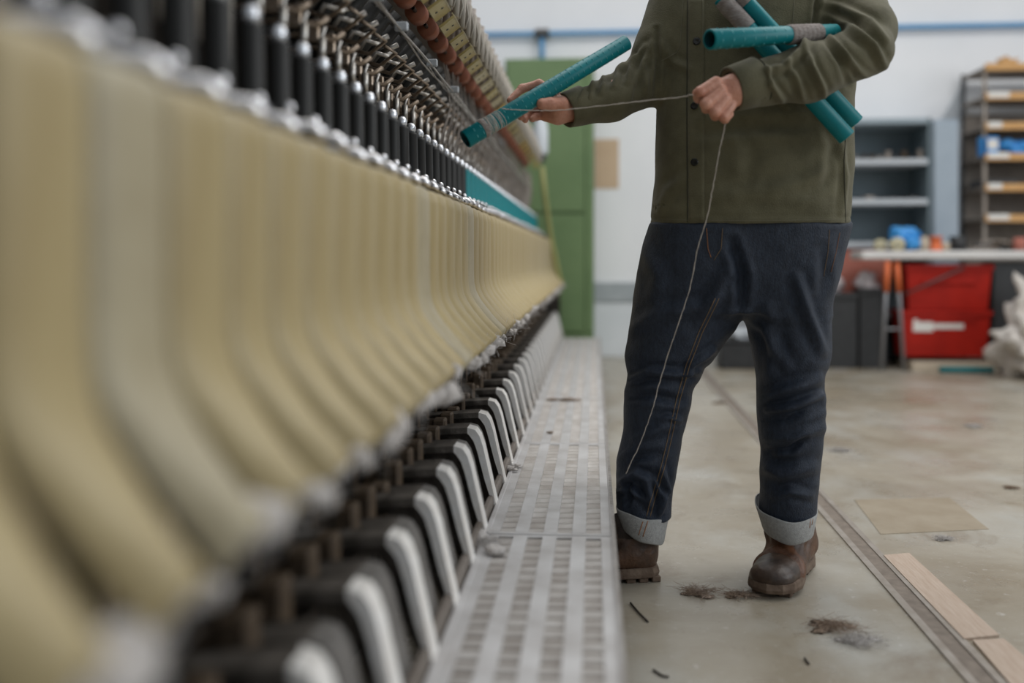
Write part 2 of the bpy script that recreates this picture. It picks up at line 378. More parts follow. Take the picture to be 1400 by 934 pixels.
# floor channel running beside the machine, timber strips, patch
c0 = W(1120,686,2*1.57).x
def gx(px, py): 
    t = F*CAMZ/(py-HY); u = (px-700)/F; return Vector((t*(-SY+u*CY), t*(CY+u*SY), 0))
gA, gB = gx(1108,668), gx(1352,934)
gd = (gB-gA).normalized(); gn = Vector((-gd.y, gd.x, 0))
if gn.x < 0: gn = -gn
def strip(name, m, o0, o1, s0, s1, z0, z1, **k):
    base = gA; b = MB(); vs = []
    for zz in (z0, z1):
        for s_, o_ in ((s0,o0),(s1,o0),(s1,o1),(s0,o1)): p = base+gd*s_+gn*o_; vs.append((p.x, p.y, zz))
    b.add(vs, [(0,1,2,3),(4,5,6,7),(0,1,5,4),(1,2,6,5),(2,3,7,6),(3,0,4,7)]); return b.build(name, m, **k)
ch = thing('floor_channel', 'long dull metal channel let into the concrete floor beside the boots', 'floor channel', (gA.x, gA.y, 0))
strip('rail', M['channel'], -.040, -.022, -5.2, 2.4, 0.0, .004, parent=ch)
strip('groove', M['channeldark'], -.022, .014, -5.2, 2.4, 0.0, .0015, parent=ch)
strip('rail', M['channel'], .014, .03, -5.2, 2.4, 0.0, .004, parent=ch)
def gpoly(name, m, pts, h, **k):
    q = [gx(*p) for p in pts]; n = len(q); b = MB()
    b.add([(p.x,p.y,0) for p in q]+[(p.x,p.y,h) for p in q], [tuple(range(n))[::-1], tuple(range(n,2*n))]+[(i,(i+1)%n,n+(i+1)%n,n+i) for i in range(n)])
    return b.build(name, m, **k)
gpoly('timber_strip', M['timber'], [(1208,762),(1243,759),(1366,872),(1318,877)], .006, label='longer pinkish timber strip lying along the floor channel', cat='board', group='timber strips along the channel')
gpoly('timber_strip', M['timber'], [(1330,879),(1372,877),(1470,960),(1420,985)], .006, label='timber strip at the bottom right corner, nearest the camera', cat='board', group='timber strips along the channel')
M['patch'] = mat('brown_floor_patch', (0.28,0.225,0.155), (0.34,0.285,0.21), .55, scale=8, bump=.1)
gpoly('trim_2', M['patch'], [(1168,684),(1298,681),(1352,724),(1204,731)], .0015, kind='structure')

# ================================================================== MACHINE
PX, SX = -.30, -.43; P = .11; Y0, Y1 = .36, 7.36
mach = thing('spinning_machine', 'long textile spinning machine with beige panels, spindles and grey ribs along the left', 'machine', (-.55, 3.9, 0))
# frame and dark inside
mb = MB(); mb.box(-1.05,-.78, .0, Y1+.05, 0, 1.75); mb.box(-.78,-.25,Y1+.01,Y1+.05,.1,.62); mb.box(-.78,-.46,.0,Y1,.0,.2)
mb.box(-.78,-.315,.0,Y1,.845,.86)
mb.build('frame', M['iron'], mach)
mb = MB(); mb.bbox(-.47,-.335, 0, Y1, .60,.66,.004); mb.build('spindle_rail', M['rust'], mach)
mb = MB(); mb.bbox(-.24,-.225, .2, Y1, .17,.235,.004); mb.build('rib_sill', M['aludirt'], mach)
# beige panel profile (x, z), outer surface
prof = [(-.335,.897),(-.322,.9),(-.308,.897),(-.301,.888),(-.299,.87),(-.299,.80),(-.299,.74),(-.298,.71),(-.294,.69),(-.286,.672),(-.274,.652),(-.258,.628),(-.242,.606),(-.228,.588),(-.224,.580),(-.229,.574)]
def panel_mesh(m, seed, tilt):
    b = MB(); vs = []; fs = []; n = len(prof); k = 7; rnd = random.Random(seed)
    for i, (x, z) in enumerate(prof):
        lo = min(1, max(0, (.70-z)/.12)); w = (.104/2)*(1-.48*lo); sk = .0+.0*lo
        for j in range(k):
            s_ = -1+2*j/(k-1); rid = .0035*(1-s_*s_)+.019*lo*(1-abs(s_)**1.6)
            edge = -.007 if abs(s_) == 1 else 0
            nx = 1-.45*lo; nz = .75*lo
            o_ = rid+edge+tilt*s_*.0025
            vs.append((x+nx*o_, s_*w, z+nz*o_))
    for i in range(n-1):
        for j in range(k-1): fs.append((i*k+j, i*k+j+1, (i+1)*k+j+1, (i+1)*k+j))
    # thickness: back sheet
    m0 = len(vs); vs += [(v[0]-.004, v[1], v[2]-.001) for v in vs]
    fs += [tuple(m0+a for a in f)[::-1] for f in fs]
    for j in range(k-1): fs += [(j, j+1, m0+j+1, m0+j), ((n-1)*k+j, (n-1)*k+j+1, m0+(n-1)*k+j+1, m0+(n-1)*k+j)]
    for i in range(n-1):
        for j in (0, k-1): fs.append((i*k+j, (i+1)*k+j, m0+(i+1)*k+j, m0+i*k+j))
    b.add(vs, fs, True); return b.mesh('panel', m)
pm = [panel_mesh(M['beige'], 1, 1.0), panel_mesh(M['beige'], 2, 1.8), panel_mesh(M['beige'], 3, .4), panel_mesh(M['beige_pale'], 4, 1.2)]
npan = int((Y1-Y0)/P)
rnd = random.Random(3)
for i in range(npan):
    y = Y0+P*(i+.5); k = 3 if i in (2, 12, 18) else rnd.choice((0,0,1,2))
    o = inst('panel', pm[k], (rnd.uniform(-.0015,.0015), y, rnd.uniform(-.001,.001)), mach)
# rubbing ribs over the step: alternately bright-edged and grey
def rib_mesh(bright):
    b = MB(); pr = [(-.44,.372),(-.34,.380),(-.29,.383),(-.272,.378),(-.262,.364),(-.254,.34),(-.238,.27),(-.224,.208)]
    def slab(y0, y1, dx, dz, mi, inset, ms):
        vs = []; n = len(pr)
        for q, (x, z) in enumerate(pr):
            ins = inset*(1 if q < n-1 else .6)
            for (xx, zz) in ((x+dx, z+dz), (x+dx-ins*(1 if x > -.28 else 0), z+dz-(ins if x < -.25 else ins*.3))):
                for yy in (y0, y1): vs.append((xx, yy, zz))
        front = []; side = []
        for i in range(n-1):
            a = i*4; c = a+4; front.append((a, a+1, c+1, c)); side += [(a+2, c+2, c+3, a+3), (a, c, c+2, a+2), (a+1, a+3, c+3, c+1)]
        b.cur = mi; b.add(vs, front, False); m = len(b.v)-len(vs)
        side += [(0,2,3,1), (4*n-4, 4*n-3, 4*n-1, 4*n-2)]
        b.f += [tuple(q+m for q in f) for f in side]; b.sm += [False]*len(side)
        b.m += [0 if k < 6 else ms for k in range(len(side))]; k0 = len(b.m)-len(side)-len(front); b.m[k0] = 0; b.m[k0+1] = 0
    if bright:
        slab(-.028, .020, .005, .004, 1, .013, 1); slab(.020, .045, -.004, -.003, 1, .03, 0)
    else: slab(-.034, .030, -.008, -.012, 3, .038, 3)
    return b.mesh('rib', [M['rib'], M['ribedge'], M['steel'], M['ribgrey']])
rm = [rib_mesh(True), rib_mesh(False)]
for i in range(int((Y1-.7)/P)): inst('rib', rm[i % 2], (0, .72+P*i, 0), mach)
# dark band: brown blocks, vertical shafts
b = MB(); b.bbox(-.375,-.345,-.022,.022,.345,.402,.004); b.bbox(-.41,-.375,-.012,.012,.36,.385,.003); blk = b.mesh('bearing_block', M['rust'])
b = MB(); b.tube([(-.43,0,.36),(-.43,0,.62)], .007, 6); b.tube([(-.43,0,.44),(-.43,0,.49)], .015, 8); shf = b.mesh('shaft', M['iron'])
b = MB(); b.tube([(-.36,.05,.42),(-.36,.05,.60)], .003, 5); pin = b.mesh('guide_pin', M['bronze'])
for i in range(60):
    y = .66+P*i; inst('bearing_block', blk, (0,y,rnd.uniform(-.016,.010)), mach); inst('shaft', shf, (0,y,0), mach); inst('guide_pin', pin, (0,y,0), mach)
# chrome levers just over the panel tops
b = MB(); b.tube([(-.318,.01,.912),(-.335,.0,.920),(-.37,-.005,.926),(-.405,-.01,.93)], [.008,.010,.006,.004], 10)
b.tube([(-.372,.03,.86),(-.372,.03,.945)], .0035, 6); b.blob((-.372,.03,.949),.008,.008,.008,rough=0,sub=2)
lev = b.mesh('lever', M['chrome'])
for i in range(int((Y1-.5)/P)): inst('lever', lev, (0, .50+P*i, rnd.uniform(-.004,.004)), mach)
# spindles with nickel caps; bobbins sit on them as things of their own
b = MB(); b.lathe((0,0,.86),(0,0,1),[(0,.006),(.205,.006),(.205,.0085),(.212,.0115),(.219,.0115),(.226,.0085),(.2285,.004),(.229,0)],12)
spn = b.mesh('spindle', M['whitecap'])
b = MB(); b.lathe((0,0,.86),(0,0,1),[(0,.0165),(0,.0205),(.012,.0205),(.014,.0195),(.20,.0155),(.205,.0145),(.2055,.009)],16)
tb = b.mesh('bobbin', M['blacktube'])
b = MB(); b.lathe((0,0,.86),(0,0,1),[(0,.0165),(0,.0205),(.012,.0205),(.014,.0195),(.20,.0165),(.204,.0155),(.2055,.009)],16)
tt = b.mesh('bobbin', M['teal'])
ysp = [.78+P*i for i in range(60)]
for y in ysp:
    if y > Y1-.05: break
    inst('spindle', spn, (SX, y, 0), mach)
    teal = y > 3.28
    o = inst('bobbin', tt if teal else tb, (SX, y, 0), None); me = o.data
    o.data = me; o.location = (SX, y, 0)
    if teal: tag(o, 'teal empty bobbin on a spindle at the far end of the machine', 'bobbin', 'teal bobbins on the far spindles')
    else: tag(o, 'black bobbin on a spindle in the near half of the machine', 'bobbin', 'black bobbins on the near spindles')
# thread guides behind / above the spindle tips
b = MB(); b.tube([(-.475,0,1.03),(-.475,0,1.16),(-.47,0,1.175)], .0045, 6); b.tube([(-.475,0,1.115),(-.475,0,1.155)], .0075, 8); g1 = b.mesh('guide_rod', M['steel'])
b = MB()
b.tube([(-.60,0,1.17),(-.52,0,1.175),(-.475,.012,1.165),(-.455,.02,1.18)], .005, 6)
b.tube([(-.56,.05,1.235),(-.49,.045,1.215),(-.45,.03,1.24),(-.47,.0,1.25)], .0045, 6)
b.bbox(-.53,-.495,-.006,.006,1.16,1.2,.003)
g2 = b.mesh('thread_guide', M['bronze'])
b = MB(); b.tube([(-.53,.02,1.20),(-.50,.02,1.245),(-.465,.03,1.235)], .006, 6); b.tube([(-.50,-.03,1.255),(-.46,-.035,1.27)], .006, 6); b.tube([(-.58,-.01,1.27),(-.5,-.01,1.285)], .004, 6)
g3 = b.mesh('guide_clip', M['steel'])
for i in range(55):
    y = 1.0+P*i
    if y > Y1-.1: break
    inst('guide_rod', g1, (0,y+.05,0), mach); inst('thread_guide', g2, (0,y,rnd.uniform(-.003,.003)), mach); inst('guide_clip', g3, (0,y+.03,rnd.uniform(-.004,.004)), mach)
# dark drafting rollers, leaning
b = MB(); b.tube([(-.62,0,1.20),(-.50,0,1.345)], [.022,.022], 10); b.tube([(-.63,.05,1.3),(-.52,.05,1.42)], .016, 8); dr = b.mesh('draft_arm', M['blacktube'])
for i in range(45):
    y = 1.35+P*i
    inst('draft_arm', dr, (0,y,0), mach)
mb = MB(); mb.bbox(-.80,-.60, .9, 6.4, 1.30, 1.36, .01); mb.build('roller_beam', M['iron'], mach)
# red-brown rollers with cream upper halves
b = MB()
b.cur = 0; b.lathe((0,0,0),(0,1,0),[(0,0),(0,.024),(.003,.0265),(.045,.0265),(.048,.024),(.048,0)],18)
b.cur = 1; b.bbox(-.026,.010,.014,.125,.004,.030,.006)
b.cur = 2; b.lathe((0,-.03,0),(0,1,0),[(0,.005),(.14,.005)],8)
rl = b.mesh('leather_roller', [M['red_leather'], M['cream'], M['iron']])
for i in range(34):
    y = 1.55+.165*i
    if y > 6.2: break
    inst('leather_roller', rl, (-.43, y, CAMZ+.597), mach)
# yellow plates (shingled) with two screw holes
u = Vector((.8,0,.6)); nn = Vector((.6,0,-.8))
def plate(m):
    b = MB(); vs = []; fs = []
    def bx(c, hu, hy, hn, mi, tw=0):
        vs = []
        for a in (-1,1):
            for bb in (-1,1):
                for cc in (-1,1): vs.append(c+u*hu*a+Vector((0,hy*bb,0))+nn*(hn*cc+tw*bb))
        b.cur = mi; b.add(vs, [(0,1,3,2),(4,6,7,5),(0,4,5,1),(2,3,7,6),(0,2,6,4),(1,5,7,3)])
    bx(Vector((0,0,0)), .021, .0785, .003, 0, -.0075)
    bx(u*.0225+nn*-.003, .0015, .076, .007, 2, -.0075)
    for s_ in (-1,1): b.cur = 1; b.lathe(nn*(.0041+.0012)+u*.008*s_+Vector((0,-.012,0)), nn, [(0,.0034),(.001,.0034),(.001,0)], 8)
    return b.mesh('cover_plate', [m, M['dark'], M['cream']])
pls = [plate(M['brass']), plate(M['brassg']), plate(M['cream'])]
for i in range(45):
    y = 1.37+.165*i
    if y > 6.15: break
    k = 0 if y < 2.4 else rnd.choice((0,1,2,1,0))
    inst('cover_plate', pls[k], (-.344, y, CAMZ+.553), mach)
# sleeves and wires above the plates
b = MB(); b.tube([(-.335,0,1.355),(-.33,0,1.44)], .008, 8); b.tube([(-.33,.03,1.36),(-.322,.035,1.39),(-.33,.03,1.45)], .003, 5); b.tube([(-.36,.06,1.39),(-.35,.06,1.48)], .009, 8)
M['sleeve'] = mat('taupe_sleeve', (0.25,0.22,0.18), (0.42,0.39,0.34), 0.6, scale=14); sl = b.mesh('sleeve', M['sleeve'])
b = MB(); b.tube([(-.362,0,1.41),(-.355,0,1.50)], .012, 8); b.tube([(-.39,.03,1.38),(-.38,.03,1.52)], .009, 6); b.bbox(-.42,-.36,-.03,-.01,1.46,1.49,.004); b.bbox(-.46,-.40,-.05,.05,1.40,1.43,.004); sl2 = b.mesh('sleeve_holder', M['yarnmass'])
for i in range(50):
    y = 1.3+P*i
    if y > 6.2: break
    inst('sleeve', sl, (0,y,0), mach); inst('sleeve_holder', sl2, (0,y+.055,0), mach)
mb = MB(); mb.bbox(-.72,-.52, 1.0, 6.3, 1.62, 1.75, .01); mb.build('top_beam', M['yarnmass'], mach)
# yarn sheet: fine threads from rollers to guides, and a bundle of wires running along
mb = MB()
for i in range(95):
    y = 2.9+.045*i+rnd.uniform(-.01,.01)
    if y > 6.9: break
    mb.tube([(-.437+rnd.uniform(-.01,.01), y, 1.345), (-.425, y+rnd.uniform(-.05,.05), 1.22), (-.45, y, 1.11)], .0028, 4, cap=False)
tag(mb.build('yarn_sheet', M['yarnmass'], mach), kind='stuff')
for k in range(5):
    mb = MB(); pts = []
    for i in range(30):
        s_ = i/29; y = 1.3+5*s_; z = CAMZ+.50-.025*s_*2+.006*math.sin(i*.9+k)+.004*k
        pts.append((-.41-.006*k+.004*math.sin(i*1.3+k*2), y, z))
    mb.tube(pts, .0016 if k % 2 else .0025, 5); mb.build('wire', M['steel'], mach)
b = MB(); b.bbox(-.425,-.395,-.006,.006,1.255,1.275,.003); wc = b.mesh('wire_clip', M['shelfpale'])
for y in (1.6,1.85,2.1,2.5,2.9): inst('wire_clip', wc, (0,y,0), mach)

# lint along the panel tips
def fluff(b, c, r, n, rn, elong=(1,1,1), th=.0005, fl=1):
    c = Vector(c)
    for _ in range(n):
        d = Vector((rn.gauss(0,1), rn.gauss(0,1), rn.gauss(0,1))).normalized(); p = c+Vector((d.x*elong[0], d.y*elong[1], d.z*elong[2]))*r*rn.uniform(.2,.9)
        e = Vector((rn.gauss(0,1), rn.gauss(0,1), rn.gauss(0,1)*fl)).normalized()*r*rn.uniform(.3,.9)
        e2 = e+Vector((rn.gauss(0,1), rn.gauss(0,1), rn.gauss(0,1)*fl))*r*.4
        b.tube([p, p+e*.5, p+e2], th, 3, cap=False)
rn = random.Random(11); mb = MB()
for i in range(npan):
    y = Y0+P*(i+.5)
    for q in range(3):
        s_ = rn.uniform(.010,.020)*rn.choice((.5,.7,.8,1.0,1.5))
        mb.blob((-.228+rn.uniform(-.012,.006), y+rn.uniform(-.05,.05), .578+rn.uniform(-.012,.012)), s_*.8, s_*1.4, s_*.7, seed=rn.random()*50, rough=.6, sub=1)
    fluff(mb, (-.226,y,.575), .03, 14, rn, (.6,1.6,.6))
mb.build('lint', M['lint'], label='grey wool lint clinging along the bottom edge of the beige panels', cat='lint', kind='stuff')

# ------------------------------------------------------------------ step platform
PXL, PXR, PZ = -.222, .042, .215
step = thing('step_platform', 'long worn metal step with raised tread pattern beside the machine', 'platform', (-.09, 3.9, 0))
L_ = .99
b = MB(); b.cur = 1; b.box(PXL, PXR, .004, L_-.004, PZ-.010, PZ-.006)
b.cur = 0; b.bbox(PXL, PXL+.012, .004, L_-.004, PZ-.03, PZ+.001, .002); b.bbox(PXR-.009, PXR, .004, L_-.004, PZ-.045, PZ+.002, .002)
b.bbox(PXL, PXR, .004, .016, PZ-.006, PZ-.001, .001); b.bbox(PXL, PXR, L_-.016, L_-.004, PZ-.006, PZ-.001, .001)
nb = 4; bw = (PXR-PXL-.032)/nb
for j in range(nb+1):
    xc = PXL+.018+bw*j; b.cur = 0; b.box(xc-bw*.24, xc+bw*.24, .016, L_-.016, PZ-.004, PZ-.0005)
for j in range(nb):
    xc = PXL+.018+bw*(j+.5); b.cur = 2
    for i in range(22):
        yc = .035+.0435*i; vs = []
        for (dx, dy, z) in ((-bw*.27,-.013,PZ-.006),(bw*.27,-.013,PZ-.006),(bw*.27,.013,PZ-.006),(-bw*.27,.013,PZ-.006),(-bw*.25,-.006,PZ-.0005),(bw*.25,-.006,PZ-.0005),(bw*.25,.006,PZ-.0005),(-bw*.25,.006,PZ-.0005)):
            vs.append((xc+dx, yc+dy, z))
        b.add(vs, [(4,5,6,7),(0,1,5,4),(1,2,6,5),(2,3,7,6),(3,0,4,7)])
# small serrations along the right edge
for i in range(66): b.box(PXR-.006, PXR+.0015, .012+.015*i, .019+.015*i, PZ-.002, PZ+.004)
tp = b.mesh('tread_plate', [M['alu'], M['aludirt'], M['treaddirt']])
for i in range(7): inst('tread_plate', tp, (0, .02+L_*i+.0, 0), step)
b = MB(); b.bbox(PXL,PXR-.02,-.02,.02,PZ-.05,PZ-.008,.004); b.bbox(PXL+.01,PXL+.04,-.02,.02,0,PZ-.04,.004); b.bbox(PXR-.05,PXR-.02,-.02,.02,0,PZ-.04,.004)
br = b.mesh('support_bracket', M['dark'])
for y in (.5,1.5,3.2,4.4,5.6,6.7): inst('support_bracket', br, (0,y,0), step)
# lint on the step
rn = random.Random(5); lab = ['brown-grey lint strand lying across a far joint of the metal step', 'grey lint tuft spilling over the left edge of the near step plate', 'small brown lint tuft on the step beside the ribs', 'tiny brown fluff in the middle of the step']
for (px, py, r, m, l) in ((770,548,.02,'lintbrown',0), (655,745,.045,'lint',1), (697,642,.028,'lint',2), (752,593,.008,'lintbrown',3)):
    t = F*(CAMZ-PZ)/(py-HY); uu = (px-700)/F; c = Vector((t*(-SY+uu*CY), t*(CY+uu*SY), PZ+.004)); mb = MB()
    el = (3.2,.5,.25) if l == 0 else (1,1.3,.35)
    for q in range(9 if l == 0 else 5):
        s_ = r*rn.uniform(.25,.5); mb.blob((c.x+rn.uniform(-1,1)*r*el[0], c.y+rn.uniform(-1,1)*r*el[1], c.z+s_*.25), s_*(1.8 if l==0 else 1), s_, s_*.4, seed=rn.random()*99, rough=.6, sub=2)
    fluff(mb, c, r, 160, rn, el, .0004, .2); mb.build('lint_tuft', M[m], label=lab[l], cat='lint')

# ================================================================== BACKGROUND LEFT
GY = 7.45
gc = thing('green_cabinet', 'tall green metal cabinet at the far end of the machine', 'cabinet', (W(755,455,GY).x, GY+.15, 0))
x0, x1, zt = W(690,0,GY).x, W(812,0,GY).x, W(0,92,GY).z; zm = W(750,292,GY).z
mb = MB(); mb.bbox(x0, x1, GY, GY+.33, 0.0, zt, .008); mb.build('body', M['green'], gc)
xs = W(799,0,GY).x
mb = MB(); mb.bbox(x0+.02, xs, GY-.02, GY, zm+.012, zt-.03, .004); mb.build('door', M['green'], gc)
mb = MB(); mb.bbox(x0+.02, xs, GY-.02, GY, .22, zm-.012, .004); mb.build('door', M['green'], gc)
mb = MB(); mb.bbox(xs+.01, x1-.004, GY-.012, GY, .22, zt-.03, .003); mb.build('edge_panel', M['green'], gc)
mb = MB(); a0, a1 = W(744,0,GY-.05).x, W(765,0,GY-.05).x
mb.bbox(a0, a1, GY-.06, GY-.021, W(0,452,GY).z, W(0,408,GY).z, .006); mb.bbox(a0-.03, a1, GY-.07, GY-.021, W(0,412,GY).z, W(0,392,GY).z, .006); mb.build('dark_bracket', M['darkgreen'], gc)
# white plastic canister and its hose
cp = W(739,190,6.75)
cn = thing('white_canister', 'frosted white plastic canister with black foot, hung below the hand', 'canister', (cp.x, 6.75, W(0,225,6.75).z))
zb, zt2 = W(0,218,6.75).z, W(0,162,6.75).z
mb = MB(); mb.lathe((cp.x,6.75,zb),(0,0,1),[(0,.0),(0,.045),(.02,.052),((zt2-zb)*.55,.052),((zt2-zb)*.8,.04),(zt2-zb,.03),(zt2-zb,0)],18); mb.build('bottle', M['frost'], cn)
mb = MB(); mb.lathe((cp.x,6.75,zb-.05),(0,0,1),[(0,0),(0,.03),(.05,.04),(.05,0)],14); mb.build('foot', M['dark'], cn)
mb = MB(); mb.tube([W(741,228,6.75), W(745,270,6.8), W(752,320,6.9), W(760,360,6.95), W(768,392,6.98), W(760,402,7.0)], .018, 10); mb.build('hose', M['hose'], cn)
mb = MB(); mb.bbox(cp.x-.2, cp.x-.04, 6.73, 6.77, zt2-.06, zt2-.03, .004); mb.build('bracket', M['dark'], cn)

# blue pipe and its T-junction on the wall
PYY = WY-.06
pp = thing('blue_pipe', 'thin blue compressed-air pipe running along the back wall', 'pipe', (W(1000,35,PYY).x, PYY, W(0,45,PYY).z-.2))
pts = [W(x_, 48-(x_-680)*.034, PYY) for x_ in (520, 741, 1000, 1200, 1420, 1600)]
zc = pts[1].z
mb = MB(); mb.tube([Vector((p_.x, PYY, zc)) for p_ in pts], .02, 10); mb.build('pipe_run', M['bluepipe'], pp)
mb = MB(); mb.tube([Vector((pts[1].x, PYY, zc)), Vector((pts[1].x, PYY, zc-.26))], .02, 10); mb.build('drop_pipe', M['bluepipe'], pp)
mb = MB(); mb.bbox(pts[1].x-.055, pts[1].x+.055, PYY-.04, WY-.002, zc-.03, zc+.03, .006); mb.build('clamp', M['dark'], pp)
a, c = W(813,258,WY), W(846,190,WY)
mb = MB(); mb.box(a.x, c.x, WY-.006, WY-.001, a.z, c.z); mb.build('notice', M['tan'], label='plain tan sheet of paper on the wall beside the green cabinet', cat='paper')

# ================================================================== BACKGROUND RIGHT
SYF = 7.38
sh = thing('steel_shelving', 'blue-grey steel shelving unit behind the man, on the right', 'shelving', (W(1180,0,SYF).x, SYF+.2, 0))
x0, x1 = W(1040,0,SYF).x, W(1273,0,SYF).x; zt = W(1270,160,SYF).z
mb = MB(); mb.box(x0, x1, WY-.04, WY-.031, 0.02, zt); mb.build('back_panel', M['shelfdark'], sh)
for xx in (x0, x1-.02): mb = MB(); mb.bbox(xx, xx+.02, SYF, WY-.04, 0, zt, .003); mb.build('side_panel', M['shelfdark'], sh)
for py_ in (163, 219, 274, 333, 430): 
    z = W(1270,py_,SYF).z; mb = MB(); mb.bbox(x0+.02, x1-.02, SYF, WY-.042, z-.03, z+.012, .004); mb.build('shelf', M['shelfpale'] if py_ > 163 else M['shelfgrey'], sh)
rn = random.Random(4)
z = W(1270,219,SYF).z+.012
for k in range(9):
    px_ = 1170+11*k; c = W(px_,0,SYF+.1); h = rn.uniform(.02,.075); w = rn.uniform(.015,.028)
    mb = MB(); mb.lathe((c.x, SYF+.1, z), (0,0,1), [(0,0),(0,w),(h*.15,w*.7),(h*.8,w*.7),(h,w),(h,0)], 10)
    mb.build('small_spool', M[rn.choice(('rust','shelftan','dark'))], label='small brown spool on the top shelf of the grey shelving', cat='spool', group='spools on the top grey shelf')
z = W(1270,274,SYF).z+.012
for k in range(6):
    px_ = 1172+15*k; c = W(px_,0,SYF+.15); h = rn.uniform(.015,.035)
    mb = MB(); mb.bbox(c.x-.03, c.x+.03, SYF+.1, SYF+.2, z, z+h, .006); mb.build('flat_carton', M[rn.choice(('shelftan','dark'))], label='low dark carton on the middle grey shelf', cat='carton', group='cartons on the middle grey shelf')
# locker
lk = thing('narrow_locker', 'narrow pale blue-grey locker between the grey shelving and the wooden-lipped rack', 'locker', (W(1291,0,SYF).x, SYF+.2, 0))
x0, x1 = W(1275,0,SYF).x, W(1311,0,SYF).x; zt = W(1290,163,SYF).z
mb = MB(); mb.bbox(x0, x1, SYF, WY-.04, 0, zt, .006); mb.build('body', M['locker'], lk)
mb = MB(); mb.bbox(x0+.008, x1-.008, SYF-.015, SYF, .05, zt-.02, .004); mb.build('door', M['locker'], lk)
# triangle of shading behind the locker, built as a thin grey sheet
q = [W(1288,162,WY-.02), W(1321,162,WY-.02), W(1321,108,WY-.02)]
mb = MB(); mb.add([v for v in q]+[v+Vector((0,.012,0)) for v in q], [(0,1,2),(5,4,3),(0,3,4,1),(1,4,5,2),(2,5,3,0)]); mb.build('shading_sheet', M['shelfpale'], label='pale triangular sheet standing in for shading behind the narrow locker', cat='panel')
# rack with wooden lips
RF, RB = 7.3, WY-.05
rk = thing('wooden_lipped_rack', 'grey rack with orange wooden shelf lips at the right edge', 'rack', (W(1380,0,RF).x, RF+.2, 0))
x0 = W(1349,0,RF).x; x1 = x0+1.3; zt = W(1350,86,RF).z
for xx in (x0, x1-.03):
    mb = MB(); mb.bbox(xx-.012, xx+.012, RB-.03, RB, 0, zt-.0, .003); mb.build('post', M['dark'], rk)
    mb = MB(); mb.bbox(xx-.012, xx+.012, RF+.03, RF+.05, 0, zt-.02, .003); mb.build('post', M['shelftan'], rk)
mb = MB(); mb.box(x0, x1, RB-.01, RB, .02, zt-.3); mb.build('back_panel', M['shelftan'], rk)
rz = [W(1355,p_,RF).z for p_ in (90,130,171,213,255,297)]
for i, z in enumerate(rz):
    mb = MB(); mb.bbox(x0-.01, x1, RF+.012, RB-.012, z-.02, z, .003); s_ = mb.build('shelf', M['shelftan'], rk)
    mb = MB(); mb.bbox(x0-.01, x1, RF-.012, RF+.012, z-.035, z+.018, .004); mb.build('wooden_lip', M['orangewood'], s_)
    if 0 < i < 6:
        mb = MB(); w_ = .1+.05*(i % 2); mb.bbox(x0+.005, x0+w_, RF-.016, RF-.0121, z-.02, z+.022, .001); mb.build('shelf_label', M['white'], s_)
z = rz[3]+.001
c = W(1352,0,RF+.06).x; mb = MB(); mb.bbox(c-.06, c+.06, RF+.03, RF+.12, z, z+.14, .008); mb.cur=1; mb.box(c-.02,c+.05,RF+.027,RF+.03,z+.05,z+.12); mb.build('packet', [M['blue'],M['white']], label='upright blue and white packet on the middle rack shelf', cat='packet')
c = W(1392,0,RF+.08).x; mb = MB(); mb.blob((c, RF+.1, z+.06), .11, .06, .06, seed=3, rough=.5, sub=3); mb.build('blue_bundle', M['blue'], label='crumpled blue bundle beside the blue packet on the rack', cat='bundle')
z = rz[0]; c = W(1378,0,RF+.06).x
mb = MB(); mb.blob((c, RF+.08, z+.035), .07, .05, .035, seed=8, rough=.6, sub=2); mb.build('brown_bundle', M['orangewood'], label='small brown bundle on top of the wooden-lipped rack', cat='bundle')
z = rz[4]; c = W(1362,0,RF+.2).x
mb = MB(); mb.bbox(c-.14, c+.12, RF+.1, RF+.35, z, z+.06, .008); mb.build('dark_tray', M['dark'], label='low dark tray on the second lowest visible rack shelf', cat='tray')

# folding table
TF, TB = 6.95, 7.27
tz = CAMZ+.05
tbl = thing('folding_table', 'white-topped folding table with grey tube legs in the background', 'table', (W(1300,0,TF).x, TF+.2, 0))
x0 = W(1178,0,TF).x; x1 = x0+1.75
mb = MB(); mb.bbox(x0, x1, TF, TB, tz-.06, tz, .012); mb.build('table_top', M['tabletop'], tbl)
zz = tz-.06
for (p0, p1, yy) in (((1214,358),(1205,496),TF+.02), ((1226,358),(1236,499),TF+.045)):
    a = W(p0[0],p0[1],yy); c = W(p1[0],p1[1],yy); mb = MB(); mb.tube([(a.x,yy,zz),(c.x,yy,.0)], .013, 10); mb.build('leg', M['legmetal'], tbl)
    mb = MB(); mb.tube([(a.x,yy,zz-.01),(a.x+(c.x-a.x)*.28,yy,zz-.22)], .019, 10); mb.build('orange_sleeve', M['orangep'], tbl)
for s_ in (0,1):
    mb = MB(); mb.tube([(x1-.2-.05*s_,TF+.06+.15*s_,zz),(x1-.2+.03*s_,TF+.06+.15*s_,0)], .013, 10); mb.build('leg', M['legmetal'], tbl)
mb = MB(); a = W(1206,450,TF+.03); c = W(1232,450,TF+.03); mb.tube([a,c], .008, 8); mb.build('crossbar', M['legmetal'], tbl)
mb = MB(); a = W(1236,403,TF+.04); c = W(1318,366,TF+.04); mb.tube([a,c], .009, 8); mb.build('brace', M['dark'], tbl)
